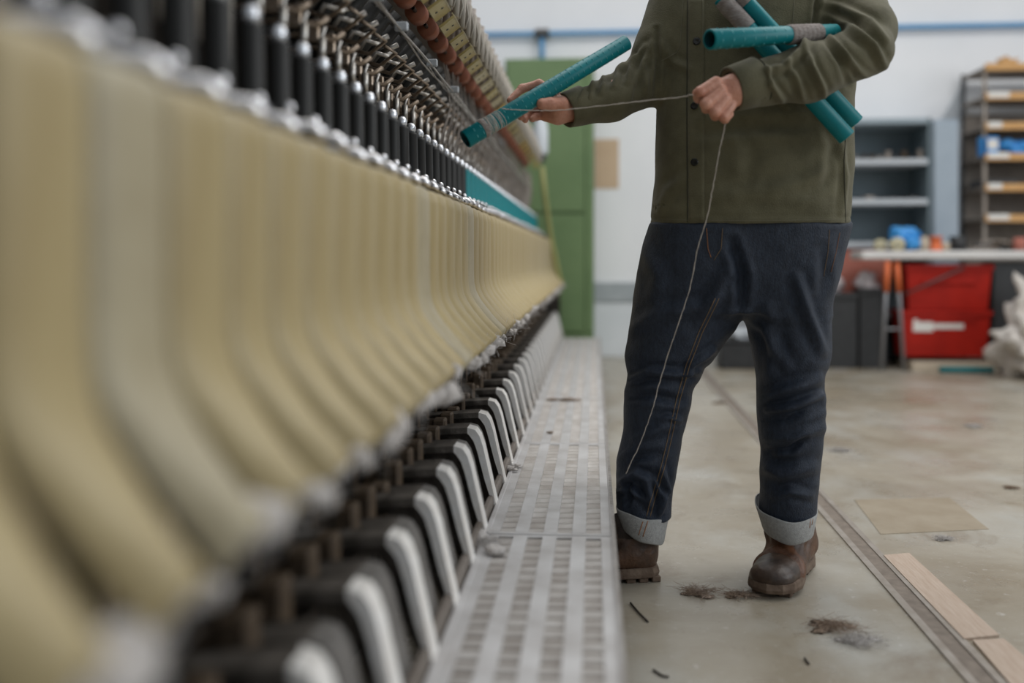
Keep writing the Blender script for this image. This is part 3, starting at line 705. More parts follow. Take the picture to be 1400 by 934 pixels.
# on the table
def at(px, yy=TF+.12): return W(px, 0, yy).x
mb = MB(); c = at(1222); mb.lathe((c,TF+.02,tz+.045),(0,1,0),[(0,.016),(0,.045),(.05,.045),(.05,.016),(0,.016)],20); mb.build('tape_roll', M['yellow'], label='pale yellow tape roll at the left end of the white table', cat='tape')
mb = MB(); c = at(1207); mb.lathe((c-.0,TF+.16,tz+.04),(0,1,0),[(0,.014),(0,.04),(.05,.04),(.05,.014),(0,.014)],20); mb.build('tape_roll', M['yellow'], label='second tape roll, partly behind the pale yellow one', cat='tape')
mb = MB(); c = at(1243); mb.blob((c-.035,TF+.15,tz+.10),.08,.06,.06,seed=2,rough=.5,sub=3); mb.blob((c+.02,TF+.12,tz+.055),.055,.05,.055,seed=5,rough=.3,sub=3); mb.build('blue_cloth', M['blue'], label='bright blue crumpled cloth on the white table', cat='cloth')
mb = MB(); c = at(1262); mb.lathe((c,TF+.1,tz),(0,0,1),[(0,0),(0,.035),(.07,.035),(.085,.02),(.1,.02),(.1,0)],16); mb.build('beige_bottle', M['palebeige'], label='small beige bottle between the blue cloth and the orange spool', cat='bottle')
mb = MB(); c = at(1278); mb.lathe((c,TF+.1,tz),(0,0,1),[(0,0),(0,.045),(.015,.045),(.02,.035),(.085,.035),(.09,.045),(.1,.045),(.1,0)],16); mb.build('orange_spool', M['orangep'], label='orange spool standing on the white table', cat='spool')
mb = MB(); c = at(1291); mb.lathe((c,TF+.1,tz),(0,0,1),[(0,0),(0,.03),(.05,.03),(.06,.01),(.06,0)],14); mb.build('beige_pot', M['palebeige'], label='low beige pot right of the orange spool', cat='pot')
mb = MB(); c = at(1310); mb.lathe((c,TF+.12,tz),(0,0,1),[(0,0),(0,.05),(.1,.056),(.1,.05),(.03,.045),(.03,0)],18); mb.build('black_cup', M['black'], label='black tub on the white table', cat='tub')
rn = random.Random(9); 
for k in range(9):
    c = at(1325+7*k); m_ = rn.choice(('rust','shelftan','dark')); mb = MB(); z_ = tz+.012+.022*(k % 3)
    mb.tube([(c,TF+.08+.02*(k%3),z_),(c+.12,TF+.12+.015*k,z_+.01),(c+.2,TF+.15,z_+.004)], .012, 8); mb.build('loose_tool', M[m_], label='brown bar-shaped tool in the heap on the right of the white table', cat='tool', group='tools heaped on the table')
mb = MB(); c = at(1392); mb.lathe((c,TF+.1,tz),(0,0,1),[(0,0),(0,.04),(.08,.04),(.09,.03),(.09,0)],16); mb.build('pink_pot', M['pink'], label='pinkish pot at the right end of the white table', cat='pot')

# red bins
RY = 7.02
for (py0, py1, xa, xb, lab_) in ((488, 425, 1234, 1354, 'lower red plastic bin under the white table, with a white mark'), (424, 362, 1240, 1356, 'upper red plastic bin stacked under the table top')):
    z0, z1 = W(1290,py0,RY).z, W(1290,py1,RY).z; a, c = W(xa,0,RY).x, W(xb,0,RY).x
    if py1 == 362: z1 = min(z1, tz-.075)
    t = thing('red_bin', lab_, 'bin', ((a+c)/2, RY+.2, z0), 'stacked red bins')
    b = MB(); vs = []; ins_ = .02
    for (zz_, e) in ((z0,ins_),(z1-.03,.0),(z1-.03,-.012),(z1,-.012)):
        vs += [(a+e,RY+e,zz_),(c-e,RY+e,zz_),(c-e,RY+.26-e,zz_),(a+e,RY+.26-e,zz_)]
    fs = [(0,1,2,3)]+[(4*i+j,4*i+(j+1)%4,4*i+4+(j+1)%4,4*i+4+j) for i in range(3) for j in range(4)]+[(12,13,14,15)]
    b.add(vs, fs); b.build('body', M['red'], t)
    mb = MB(); mb.bbox(a+.1,c-.1,RY-.006,RY+.012,(z0+z1)/2+.02 if py1==362 else z1-.075,(z0+z1)/2+.055 if py1==362 else z1-.045,.006); mb.build('grip', M['red'], t)
    if py1 != 362:
        mb = MB(); p0, p1 = W(1249,454,RY-.01), W(1277,436,RY-.01); mb.bbox(p0.x,p1.x,RY+.002,RY+.016,p0.z,p1.z,.004)
        p0, p1 = W(1277,450,RY-.01), W(1319,443,RY-.01); mb.bbox(p0.x,p1.x,RY+.002,RY+.016,p0.z,p1.z,.003)
        p0, p1 = W(1270,437,RY-.01), W(1278,432,RY-.01); mb.bbox(p0.x,p1.x,RY+.002,RY+.016,p0.z,p1.z,.003)
        mb.build('white_mark', M['white'], t)
a, c = W(1246,0,7.0).x, W(1332,0,7.0).x
mb = MB(); mb.bbox(a, c+.15, 6.98, 7.3, 0, .062, .004); mb.build('beige_plank', M['palebeige'], label='pale plank on the floor under the red bins', cat='board')
p0, p1 = W(1286,500,6.88), W(1360,500,6.88)
mb = MB(); mb.lathe((p0.x,6.9,.021),(1,0,0),[(0,.014),(0,.02),(p1.x-p0.x,.02),(p1.x-p0.x,.014)],14); mb.build('teal_tube', M['teal'], label='teal tube lying on the floor in front of the red bins', cat='tube')
a = W(1358,0,7.02).x
mb = MB(); mb.bbox(a, a+.5, 7.02, 7.25, 0, tz-.075, .01); mb.build('dark_cabinet', M['black'], label='dark box right of the red bins under the table', cat='box')
# white sack
wsb = W(1395,470,6.6)
mb = MB(); mb.blob((wsb.x+.10,6.6,.22),.21,.2,.22,seed=4,rough=.55,sub=4,nscale=2.2); mb.blob((wsb.x+.13,6.62,.44),.13,.12,.2,seed=9,rough=.6,sub=4,nscale=2.4); mb.blob((wsb.x-.06,6.55,.26),.10,.1,.07,seed=12,rough=.6,sub=3); mb.build('white_sack', M['bagwhite'], label='crumpled white sack on the floor at the right edge', cat='sack')
# black crates
for (xa, xb, py_, lab_) in ((1092,1172,398,'black crate left of the table leg, directly behind the knee'), (1176,1212,392,'narrow black crate beside the table legs')):
    yy = 7.12; a, c = W(xa,0,yy).x, W(xb,0,yy).x; z1 = W(0,py_,yy).z; t = thing('black_crate', lab_, 'crate', ((a+c)/2, yy+.1, 0), 'black crates by the shelving')
    mb = MB(); mb.box(a,c,yy,yy+.02,0.0,z1); mb.box(a,c,yy+.2,yy+.22,0,z1); mb.box(a,a+.02,yy+.02,yy+.2,0,z1); mb.box(c-.02,c,yy+.02,yy+.2,0,z1); mb.box(a+.02,c-.02,yy+.02,yy+.2,0,.02); mb.build('body', M['black'], t)
    mb = MB(); mb.bbox(a-.008,c+.008,yy-.012,yy+.004,z1-.04,z1+.005,.004); mb.build('rim', M['black'], t)
    mb = MB(); mb.blob(((a+c)/2-.02,yy+.11,z1+.03),(c-a)*.4,.085,.10,seed=xa,rough=.5,sub=3); mb.build('pale_bag', M['palebag'], label='pale polythene bag bulging out of the '+('wide' if xa < 1100 else 'narrow')+' black crate', cat='bag')
yy = 7.0; a, c = W(985,0,yy).x, W(1080,0,yy).x; t = thing('black_crate', 'low black crate seen between the legs of the jeans', 'crate', ((a+c)/2, yy+.1, 0), 'black crates by the shelving')
mb = MB(); z1 = W(0,462,yy).z; mb.bbox(a,c,yy,yy+.3,0,z1,.01); mb.build('body', M['black'], t); mb = MB(); mb.bbox(a-.01,c+.01,yy-.01,yy+.31,z1,z1+.02,.005); mb.build('lid', M['black'], t)
mb = MB(); mb.blob((W(1016,0,yy).x,yy+.12,z1+.055),.10,.07,.04,seed=3,rough=.4,sub=3); mb.build('pale_bundle', M['shelfpale'], label='pale bundle lying on the low black crate between the legs', cat='bundle')
a, c = W(1130,0,SYF+.03).x, W(1212,0,SYF+.03).x
mb = MB(); z0 = W(1270,430,SYF).z+.013; mb.bbox(a,c,SYF+.02,SYF+.3,z0,W(0,338,SYF).z-.02,.006); mb.build('red_carton', M['pink'], label='faded red carton in the bottom bay of the grey shelving', cat='carton')

# floor debris
rn = random.Random(21)
deb = [(1331,584,.035,'lint','white fluff lump on the floor beyond the right boot'), (955,812,.035,'lintbrown','brown lint wisp on the floor left of the front boot'),
       (1012,816,.028,'lintbrown','brown lint caught at the toe of the front boot'), (1140,860,.04,'lintbrown','brown fluff and straw in front of the floor channel'),
       (1178,880,.035,'lint','pale fluff beside the brown straw on the floor'), (985,552,.03,'lintbrown','brown crumb on the floor seen between the legs'),
       (1150,617,.03,'lint','grey fluff on the floor behind the right leg'), (1148,478+30,.03,'lint','small grey fluff near the black crates'), (1290,738,.02,'lint','faint fluff beside the brown floor patch'),
       (1200,495,.05,'palebag','pale rag at the foot of the table legs'), (1383,668,.018,'lintbrown','small brown scrap on the floor at the right')]
for (px, py, r, m, l) in deb:
    c = gx(px, py); mb = MB(); flatk = .5 if m == 'palebag' or 'white' in l else .18
    for q in range(5):
        s_ = r*rn.uniform(.25,.5); mb.blob((c.x+rn.uniform(-.8,.8)*r*(1.2 if flatk<.3 else .4), c.y+rn.uniform(-1,1)*r*.7, s_*flatk*.7), s_*1.1, s_*.8, s_*flatk*.7, seed=rn.random()*99, rough=.8, sub=3, nscale=3)
    fluff(mb, (c.x,c.y,.003+r*.12), r, 220, rn, (1.6,1.2,.12), .00032, .12); mb.build('lint_tuft', M[m], label=l, cat='lint')
for (pts, l) in (([(862,826),(872,838),(886,852)], 'thin black straw on the floor beside the step'), ([(1100,902),(1106,910)], 'short dark splinter below the front boot'), ([(893,918),(905,926),(914,928)], 'dark twig on the floor at the bottom, by the step')):
    mb = MB(); mb.tube([gx(*p_)+Vector((0,0,.003)) for p_ in pts], .0022, 5); mb.build('straw', M['iron'], label=l, cat='straw')

# ================================================================== MAN
YC = 2.42
def J(px, py, dy): return W(px, py, YC+dy)
def row(py, l, r, cy, b):
    a = W(l, py, YC+cy); c = W(r, py, YC+cy); return (a.z, (a.x+c.x)/2, YC+cy, (c.x-a.x)/2, b)
man = thing('man', 'standing man in olive overshirt and cuffed dark jeans holding teal tubes, head out of frame', 'person', (J(1010,0,0).x, YC, 0))
def sdf_obj(name, fn, bmin, bmax, h, m, it=1, post=None, parent=man):
    G = grid(bmin, bmax, h); v = fn(G); V, Q = surface_nets(v, bmin, h); V = smooth(V, Q, it); Q, N = orient(V, Q)
    if post: V = post(V, N)
    return rawmesh(name, V, Q, m, parent), V, Q

# ---- body under the clothes, with head and hands
neck = J(1020,-60,.0); headc = J(1003,-150,-.03)
def body_fn(G):
    d = loft(G, [row(410,910,1118,0,.09), row(300,915,1130,0,.11), row(170,918,1145,0,.11), row(60,915,1155,0,.105), row(0,925,1160,0,.09), row(-30,955,1130,0,.07)])
    d = smin(d, cone(G, J(1025,-20,.01), J(1018,-85,.0), .062, .058), .04)
    for (s_, e_, w_) in ((J(935,0,0),J(885,108,-.03),J(772,150,-.135)), (J(1165,-2,0),J(1180,66,-.16),J(1010,122,-.29))):
        d = smin(d, cone(G, s_, e_, .05, .04), .03); d = smin(d, cone(G, e_, w_, .038, .026), .02)
    d = smin(d, cone(G, J(960,395,0), J(900,550,.0), .06, .036), .04); d = smin(d, cone(G, J(900,550,0), J(880,735,.02), .036, .033), .02)
    d = smin(d, cone(G, J(1085,395,0), J(1082,545,-.01), .06, .04), .04); d = smin(d, cone(G, J(1082,545,-.01), J(1076,750,.04), .04, .035), .02)
    return d
G = None
bo, bV, bQ = sdf_obj('body_core_tmp', body_fn, (-.02,YC-.42,.05), (.78,YC+.2,1.62), .009, M['skin'], 2)
# head facing the machine side, looking down at the hands
def head_fn(G):
    c = headc; fx = Vector((-.62,-.75,-.2)).normalized(); sx = fx.cross(Vector((0,0,1))).normalized(); up = sx.cross(fx)
    q = lambda f_, s_, u_: tuple(c+fx*f_+sx*s_+up*u_)
    d = cone(G, q(-.02,0,.035), q(.02,0,.03), .083, .078); d = smin(d, cone(G, q(.03,0,-.02), q(.055,0,-.075), .06, .032), .04)
    d = smin(d, cone(G, q(-.03,0,-.06), tuple(neck), .058, .06), .03)
    d = smin(d, cone(G, q(.092,0,.02), q(.117,0,-.02), .008, .014), .014)                       # nose
    for s_ in (-1,1):
        d = smin(d, cone(G, q(.086,.015*s_,.035), q(.078,.05*s_,.035), .009, .008), .012)       # brow
        d = -smin(-d, cone(G, q(.098,.031*s_,.012), q(.096,.033*s_,.012), .013, .013), .01) if False else d
        d = smin(d, cone(G, q(.077,.031*s_,.013), q(.078,.031*s_,.013), .0125, .0125), .003)    # eyeball
        d = smin(d, cone(G, q(-.005,.081*s_,.015), q(-.01,.08*s_,-.02), .013, .009), .006)      # ear
        d = smin(d, cone(G, q(.05,.045*s_,-.015), q(.055,.04*s_,-.03), .022, .018), .02)        # cheek
        d = smin(d, cone(G, q(.1,.009*s_,-.024), q(.1,.011*s_,-.024), .007, .007), .006)        # nostril wing
    d = smin(d, cone(G, q(.088,-.018,-.046), q(.088,.018,-.046), .007, .007), .004); d = smin(d, cone(G, q(.086,-.015,-.057), q(.086,.015,-.057), .008, .008), .004)
    d = smin(d, cone(G, q(.07,0,-.085), q(.075,0,-.085), .02, .02), .02)
    return d
def part_mesh(fn, bmin, bmax, h, it=1):
    G = grid(bmin, bmax, h); V, Q = surface_nets(fn(G), bmin, h); V = smooth(V, Q, it); Q, N = orient(V, Q); return V, Q
hV, hQ = part_mesh(head_fn, tuple(headc-Vector((.16,.16,.2))), tuple(headc+Vector((.16,.17,.16))), .0035)
# right hand of the man (on the left): thumb in front of the tube, fingers curled behind it
def handR(G):
    w = J(784,151,-.125)
    d = cone(G, w, J(766,149,-.14), .027, .030, (0,0,1), 1.0)
    d = smin(d, cone(G, J(766,149,-.14), J(757,146,-.135), .030, .024), .012)
    d = smin(d, cone(G, J(762,160,-.14), J(746,158,-.135), .017, .014), .012)
    d = smin(d, chain(G, [J(768,142,-.165), J(752,142,-.198), J(741,142,-.206)], [.016,.0135,.0125]), .008)
    d = smin(d, chain(G, [J(760,130,-.14), J(737,115,-.13), J(714,121,-.14), J(697,137,-.16)], [.0125,.0105,.0095,.0075]), .004)
    d = smin(d, chain(G, [J(760,140,-.12), J(734,132,-.115), J(712,147,-.135), J(712,160,-.165)], [.012,.0105,.0095,.008]), .003)
    d = smin(d, chain(G, [J(758,150,-.12), J(740,147,-.115), J(722,155,-.13), J(718,164,-.16)], [.0115,.0105,.009,.0075]), .003)
    d = smin(d, chain(G, [J(758,158,-.125), J(745,158,-.125), J(732,160,-.14), J(728,163,-.16)], [.011,.0095,.0085,.007]), .003)
    return d
rV, rQ = part_mesh(handR, tuple(J(740,140,-.15)-Vector((.1,.1,.07))), tuple(J(740,140,-.15)+Vector((.1,.09,.07))), .0017)
# left hand: loose fist pinching the yarn, back of the hand to the camera
def handL(G):
    w = J(1022,120,-.30)
    d = cone(G, w, J(1004,121,-.305), .026, .030, (0,1,0), 1.25)
    d = smin(d, cone(G, J(1004,121,-.305), J(984,123,-.315), .030, .020, (0,1,0), 1.3), .01)
    d = smin(d, cone(G, J(1002,131,-.30), J(992,144,-.31), .026, .015, (0,1,0), 1.2), .012)
    for (m_, p_, t_, u_, r_) in (((979,113,-.325),(957,126,-.338),(955,134,-.315),(964,134,-.295),.0118), ((985,124,-.328),(965,142,-.345),(966,148,-.318),(976,144,-.295),.0122),
                             ((991,135,-.326),(977,153,-.340),(978,158,-.314),(987,152,-.295),.0118), ((999,145,-.318),(989,160,-.330),(991,163,-.308),(998,156,-.292),.0102)):
        d = smin(d, chain(G, [J(*m_), J(*p_), J(*t_), J(*u_)], [r_*1.12, r_, r_*.9, r_*.8], .003), .0035)
    d = smin(d, chain(G, [J(1000,112,-.29), J(972,119,-.29), J(952,127,-.312)], [.016,.012,.0085]), .006)
    return d
lV, lQ = part_mesh(handL, tuple(J(985,130,-.31)-Vector((.085,.07,.08))), tuple(J(985,130,-.31)+Vector((.095,.075,.08))), .0017)
allV = []; allQ = []; n = 0
for V_, Q_ in ((bV,bQ),(hV,hQ),(rV,rQ),(lV,lQ)): allV.append(V_); allQ.append(Q_+n); n += len(V_)
bpy.data.objects.remove(bo)
body = rawmesh('body', np.concatenate(allV), np.concatenate(allQ), M['skin'], man)
hc_ = headc
def hair_fn(G):
    fx = Vector((-.62,-.75,-.2)).normalized(); d = cone(G, hc_+Vector((.03,.03,.045)), hc_+Vector((0,.0,.055)), .086, .082)
    cut = (G[0]-hc_.x)*fx.x+(G[1]-hc_.y)*fx.y+(G[2]-hc_.z)*(-.9)-.035
    return np.maximum(d, cut)
sdf_obj('hair', hair_fn, tuple(hc_-Vector((.15,.15,.12))), tuple(hc_+Vector((.17,.17,.18))), .006, M['hair'], 1, lambda V,N: V+N*(.004*vnoise(V,(60,60,20)))[:,None])

# ---- jacket
EL_R, WR_R = J(880,112,-.03), J(776,150,-.135)
EL_L, WR_L = J(1184,68,-.17), J(1003,121,-.285)
def jacket_fn(G):
    d = loft(G, [row(309,889,1160,0,.155), row(290,890,1161,0,.156), row(250,895,1163,0,.152), row(200,897,1165,0,.148), row(140,898,1166,0,.14), row(80,898,1172,0,.135), row(30,898,1178,0,.128), row(0,905,1180,.0,.12), row(-25,925,1165,.005,.10), row(-42,960,1120,.01,.075)], 2.5)
    a = cone(G, J(930,5,0), J(903,70,-.02), .075, .062); a = smin(a, cone(G, J(903,70,-.02), EL_R, .062, .055), .02)
    f_ = cone(G, EL_R, J(835,137,-.085), .060, .047); f_ = smin(f_, cone(G, J(835,137,-.085), WR_R, .047, .041), .02)
    a = smin(a, f_, .02)
    l = cone(G, J(1160,0,-.01), J(1183,42,-.11), .078, .066); l = smin(l, cone(G, J(1183,42,-.11), EL_L, .064, .052), .02)
    f_ = cone(G, EL_L, J(1105,100,-.225), .058, .058); f_ = smin(f_, cone(G, J(1105,100,-.225), WR_L, .056, .047), .03)
    l = smin(l, f_, .015)
    d = smin(smin(d, a, .018), l, .018)
    hem = W(1000,309,YC).z
    d = np.maximum(d, hem-G[2])
    # hollow skirt and sleeve ends
    inner = loft(G, [row(330,893,1156,0,.147), row(285,893,1157,0,.146), row(280,900,1150,0,.12)], 2.5)
    d = np.maximum(d, -inner)
    for (p_, q_, r_) in ((WR_R, EL_R, .033), (WR_L, EL_L, .037)):
        ax = (q_-p_).normalized(); d = np.maximum(d, -cone(G, tuple(p_-ax*.08), tuple(p_+ax*.02), r_, r_))
        d = np.where(cone(G, tuple(p_), tuple(p_-ax*.1), .09, .09) < 0, np.maximum(d, -((G[0]-p_.x)*ax.x+(G[1]-p_.y)*ax.y+(G[2]-p_.z)*ax.z)-.006), d)
    return d
SL = (0, YC-.02)   # sleeve depth range
jf = [([(1112,40),(1095,70),(1070,92),(1040,98)], 6, .007), ([(1130,20),(1160,35),(1195,62),(1212,95)], 6, .007), ([(1125,40),(1150,70),(1175,98),(1190,108)], 5, .006),
      ([(1125,5),(1150,10),(1190,30),(1212,55)], 6, .006), ([(1100,60),(1110,90),(1125,120),(1128,140)], 5, .0065), ([(1075,85),(1090,110),(1100,140)], 5, .005),
      ([(1045,92),(1055,118),(1075,145)], 5, .006), ([(1040,88),(1044,112),(1040,130)], 4, -.004), ([(1135,60),(1150,85),(1160,118)], 5, -.004),
      ([(882,62),(862,92),(858,112)], 4, .006), ([(868,78),(845,96),(840,118)], 4, .006), ([(852,88),(826,104),(822,126)], 4, .0055), ([(836,98),(812,112),(806,132)], 4, .005),
      ([(885,90),(872,120),(868,138)], 5, -.004), ([(815,115),(800,122),(790,140)], 4, .004), ([(890,60),(880,85),(884,130)], 5, .005),
      ([(1150,200),(1156,240),(1152,290)], 5, .004), ([(900,290),(915,260),(935,245)], 8, .004), ([(960,270),(1040,262),(1120,275)], 12, .003), ([(1140,225),(1100,250),(1060,255)], 10, .004),
      ([(960,180),(1040,172),(1110,170)], 10, -.005), ([(905,60),(920,85),(945,95)], 6, .003), ([(1000,180),(1010,210),(1005,240)], 12, .003), ([(1130,170),(1140,200),(1130,250)], 8, -.004), ([(1118,-5),(1115,20),(1112,48)], 4, -.007), ([(898,40),(900,80),(897,130)], 4, -.006)]
def jpost(V, N):
    V = V+N*(.0022*vnoise(V, (14,14,10))+.0012*vnoise(V, (34,34,22), 5))[:,None]
    V = folds(V, N, jf)
    # stiff double hem
    hz = W(1000,309,YC).z; return V+N*(.0016*np.exp(-((V[:,2]-hz-.018)/.004)**2)*-1)[:,None]
jk, jV, jQ = sdf_obj('jacket', jacket_fn, (-.12,YC-.44,.80), (.84,YC+.22,1.50), .0045, M['jacket'], 2, jpost)
jb = BVHTree.FromPolygons([tuple(v) for v in jV], [tuple(q) for q in jQ.tolist()])
def hit(bvh, px, py):
    d = (W(px, py, 2.4)-Vector((0,0,CAMZ))).normalized(); r = bvh.ray_cast(Vector((0,0,CAMZ)), d); return (r[0], r[1]) if r[0] is not None else None
def patch(name, bvh, quad, m, parent, nu=14, nv=10, th=.0016, ref=None):
    b = MB(); vs = []; vb = []; ok = True; last = None
    for i in range(nu+1):
        for j in range(nv+1):
            s_, t_ = i/nu, j/nv; x = (quad[0][0]*(1-s_)+quad[1][0]*s_)*(1-t_)+(quad[3][0]*(1-s_)+quad[2][0]*s_)*t_; y = (quad[0][1]*(1-s_)+quad[1][1]*s_)*(1-t_)+(quad[3][1]*(1-s_)+quad[2][1]*s_)*t_
            h = hit(bvh, x, y)
            if h is None or (ref is not None and h[0].y < ref): h = last
            if h is None: h = (W(x,y,YC-.14), Vector((0,-1,0)))
            last = h; vs.append(h[0]+h[1]*th); vb.append(h[0]-h[1]*.002)
    n1 = nv+1; f = [(i*n1+j,(i+1)*n1+j,(i+1)*n1+j+1,i*n1+j+1) for i in range(nu) for j in range(nv)]; m0 = len(vs)
    f += [tuple(m0+a for a in q) for q in f]
    rim = [i*n1 for i in range(nu+1)]+[nu*n1+j for j in range(1,nv+1)]+[i*n1+nv for i in range(nu-1,-1,-1)]+[j for j in range(nv-1,0,-1)]
    f += [(rim[k], rim[(k+1)%len(rim)], m0+rim[(k+1)%len(rim)], m0+rim[k]) for k in range(len(rim))]
    b.add(vs+vb, f, True); return b.build(name, m, parent)
def seam(name, bvh, pts, m, parent, r=.0009, ymin=None, lift=.0004, step=4):
    P_ = []
    for i in range(len(pts)-1):
        n_ = max(1, int(math.dist(pts[i], pts[i+1])/step))
        for k in range(n_+(1 if i == len(pts)-2 else 0)):
            t_ = k/n_; h = hit(bvh, pts[i][0]+(pts[i+1][0]-pts[i][0])*t_, pts[i][1]+(pts[i+1][1]-pts[i][1])*t_)
            if h is not None and (ymin is None or h[0].y > ymin): P_.append(h[0]+h[1]*lift)
    if len(P_) < 2: return None
    b = MB(); b.tube(P_, r, 5); return b.build(name, m, parent)
ref = YC-.175
patch('placket', jb, [(941,-2),(963,-2),(963,307),(941,307)], M['jacket'], jk, 5, 60, .0022, ref)
seam('seam', jb, [(940,0),(939,150),(940,307)], M['jacketseam'], jk, .0014, ref)
seam('stitching', jb, [(961,0),(961,60)], M['jacketthread'], jk, .0006, ref, .0026)
seam('stitching', jb, [(892,299),(940,301),(1040,302),(1156,300)], M['jacketthread'], jk, .0006, ref)
seam('pocket_edge', jb, [(934,0),(930,62),(925,72),(903,84)], M['jacketthread'], jk, .0008, ref)
seam('seam', jb, [(1158,150),(1154,220),(1156,304)], M['jacketseam'], jk, .0012)
seam('seam', jb, [(1086,0),(1083,40)], M['jacketthread'], jk, .0007, ref)
for (bx_, by_) in ((953,57),(950,145),(950,222)):
    h = hit(jb, bx_, by_)
    if h: b = MB(); b.lathe(h[0]+h[1]*.0022, h[1], [(0,0),(0,.0085),(.002,.009),(.0028,.0075),(.0022,.005),(.0022,0)], 18); b.build('button', M['button'], jk)
# sleeve cuffs
def band(name, c, ax, r0, r1, L0, L1, m, parent, n=36, thick=.003, wob=.002, upk=(0,0,1)):
    b = MB(); ax = Vector(ax).normalized(); b.lathe(Vector(c), ax, [(L0,r0-thick),(L0,r0),(L0+.002,r0+.0015),(L1-.002,r1+.0015),(L1,r1),(L1,r1-thick*2)], n); return b.build(name, m, parent)
band('cuff', WR_R, EL_R-WR_R, .0400, .0425, -.007, .045, M['jacket'], jk)
band('cuff', WR_L, EL_L-WR_L, .0470, .0520, -.008, .058, M['jacket'], jk)
band('cuff_seam', WR_L, EL_L-WR_L, .0524, .0530, .056, .060, M['jacketseam'], jk)
# collar (above the frame)
b = MB(); b.lathe(J(1022,-40,.0), (0,0,1), [(0,.085),(0,.09),(.045,.078),(.047,.074),(0,.08)], 28); b.build('collar', M['jacket'], jk)

# ---- jeans
LL = [(310,891),(378,873),(444,860),(487,854),(514,859),(536,853),(588,853),(628,843),(672,841),(706,845)]
LR = [(310,1030),(378,1020),(430,1014),(444,1008),(466,992),(490,977),(503,962),(518,957),(529,948),(553,944),(597,932),(641,925),(668,922),(706,917)]
RL = [(310,1005),(378,1010),(430,1014),(440,1020),(474,1027),(518,1035),(562,1035),(615,1040),(668,1039),(706,1038)]
RR = [(310,1158),(345,1148),(382,1141),(417,1131),(452,1135),(483,1136),(518,1126),(540,1129),(580,1127),(632,1122),(706,1114)]
def leg_rows(A, B, cyf, bf):
    out = []
    for py in list(range(310,706,8))+[706]:
        l = np.interp(py,[p_[0] for p_ in A],[p_[1] for p_ in A]); r = np.interp(py,[p_[0] for p_ in B],[p_[1] for p_ in B]); out.append(row(py, l, r, cyf(py), bf(py)))
    return out
bfn = lambda py: float(np.interp(py, [310,400,450,520,600,706], [.14,.125,.108,.086,.078,.074]))
def jeans_fn(G):
    a = loft(G, leg_rows(LL, LR, lambda p_: float(np.interp(p_,[310,706],[0,-.01])), bfn)); c = loft(G, leg_rows(RL, RR, lambda p_: float(np.interp(p_,[310,550,706],[0,-.01,.03])), bfn))
    pel = loft(G, [row(425,885,1128,0,.12), row(370,876,1142,0,.14), row(305,893,1156,0,.143), row(270,896,1153,0,.12)])
    d = smin(smin(a, c, .012), pel, .03); return d
nf = [([(862,520),(885,508),(925,512),(955,508)], 6, .006), ([(858,545),(890,540),(930,548)], 7, -.005), ([(862,450),(900,430),(960,420),(1000,400)], 10, .004), ([(1000,360),(980,400),(960,440)], 10, .004),
      ([(870,600),(895,590),(925,575)], 8, .004), ([(850,660),(868,648),(884,655),(889,690)], 6, .007), ([(905,640),(912,670),(905,700)], 5, .006), ([(846,640),(870,625),(900,620)], 7, -.005),
      ([(1040,545),(1070,535),(1120,520)], 8, .006), ([(1038,575),(1075,572),(1122,555)], 8, -.006), ([(1042,600),(1080,598),(1124,585)], 8, .005), ([(1042,640),(1070,650),(1110,640)], 9, .005),
      ([(1045,620),(1060,630),(1080,628)], 7, -.004), ([(1090,380),(1105,430),(1125,480)], 8, .006), ([(1050,420),(1058,470),(1050,520)], 10, .004), ([(1060,680),(1080,672),(1108,678)], 6, .004),
      ([(1000,330),(1015,380),(1012,425)], 8, -.006), ([(880,340),(900,380),(890,430)], 12, .003), ([(1125,340),(1128,380),(1120,410)], 8, -.003), ([(1015,430),(1045,450),(1075,500)], 8, .004), ([(935,520),(945,500),(975,480)], 5, .005), ([(846,672),(862,668),(880,684)], 4, .006), ([(895,655),(905,680),(900,706)], 4, .005), ([(858,690),(862,676),(858,660)], 4, -.006), ([(1050,560),(1090,556),(1122,540)], 5, .005), ([(1100,600),(1080,615),(1045,618)], 5, -.005), ([(930,575),(915,570),(900,575)], 4, .004)]
def npost(V, N):
    V = V+N*(.0030*vnoise(V, (16,16,12))+.0012*vnoise(V, (40,40,26), 9))[:,None]; return folds(V, N, [(f[0], f[1], f[2]*1.35) for f in nf])
jn, nV, nQ = sdf_obj('jeans', jeans_fn, (.0,YC-.2,.10), (.74,YC+.2,.93), .0048, M['denim'], 2, npost)
nb_ = BVHTree.FromPolygons([tuple(v) for v in nV], [tuple(q) for q in nQ.tolist()])
for o_ in (0, 5):
    seam('inseam_stitching', nb_, [(978+o_,408),(955+o_,455),(938+o_,500),(925+o_,545),(913+o_,600),(902+o_,645),(888+o_,690),(884+o_,706)], M['gold'], jn, .0009)
seam('fly_stitching', nb_, [(966,312),(968,340),(972,352)], M['orange'], jn, .0008)
seam('fly_stitching', nb_, [(988,312),(986,340),(976,356)], M['gold'], jn, .0006)
seam('pocket_stitching', nb_, [(1134,314),(1132,345),(1126,378)], M['gold'], jn, .0006)
seam('pocket_stitching', nb_, [(1148,318),(1143,345),(1136,372)], M['orange'], jn, .0006)
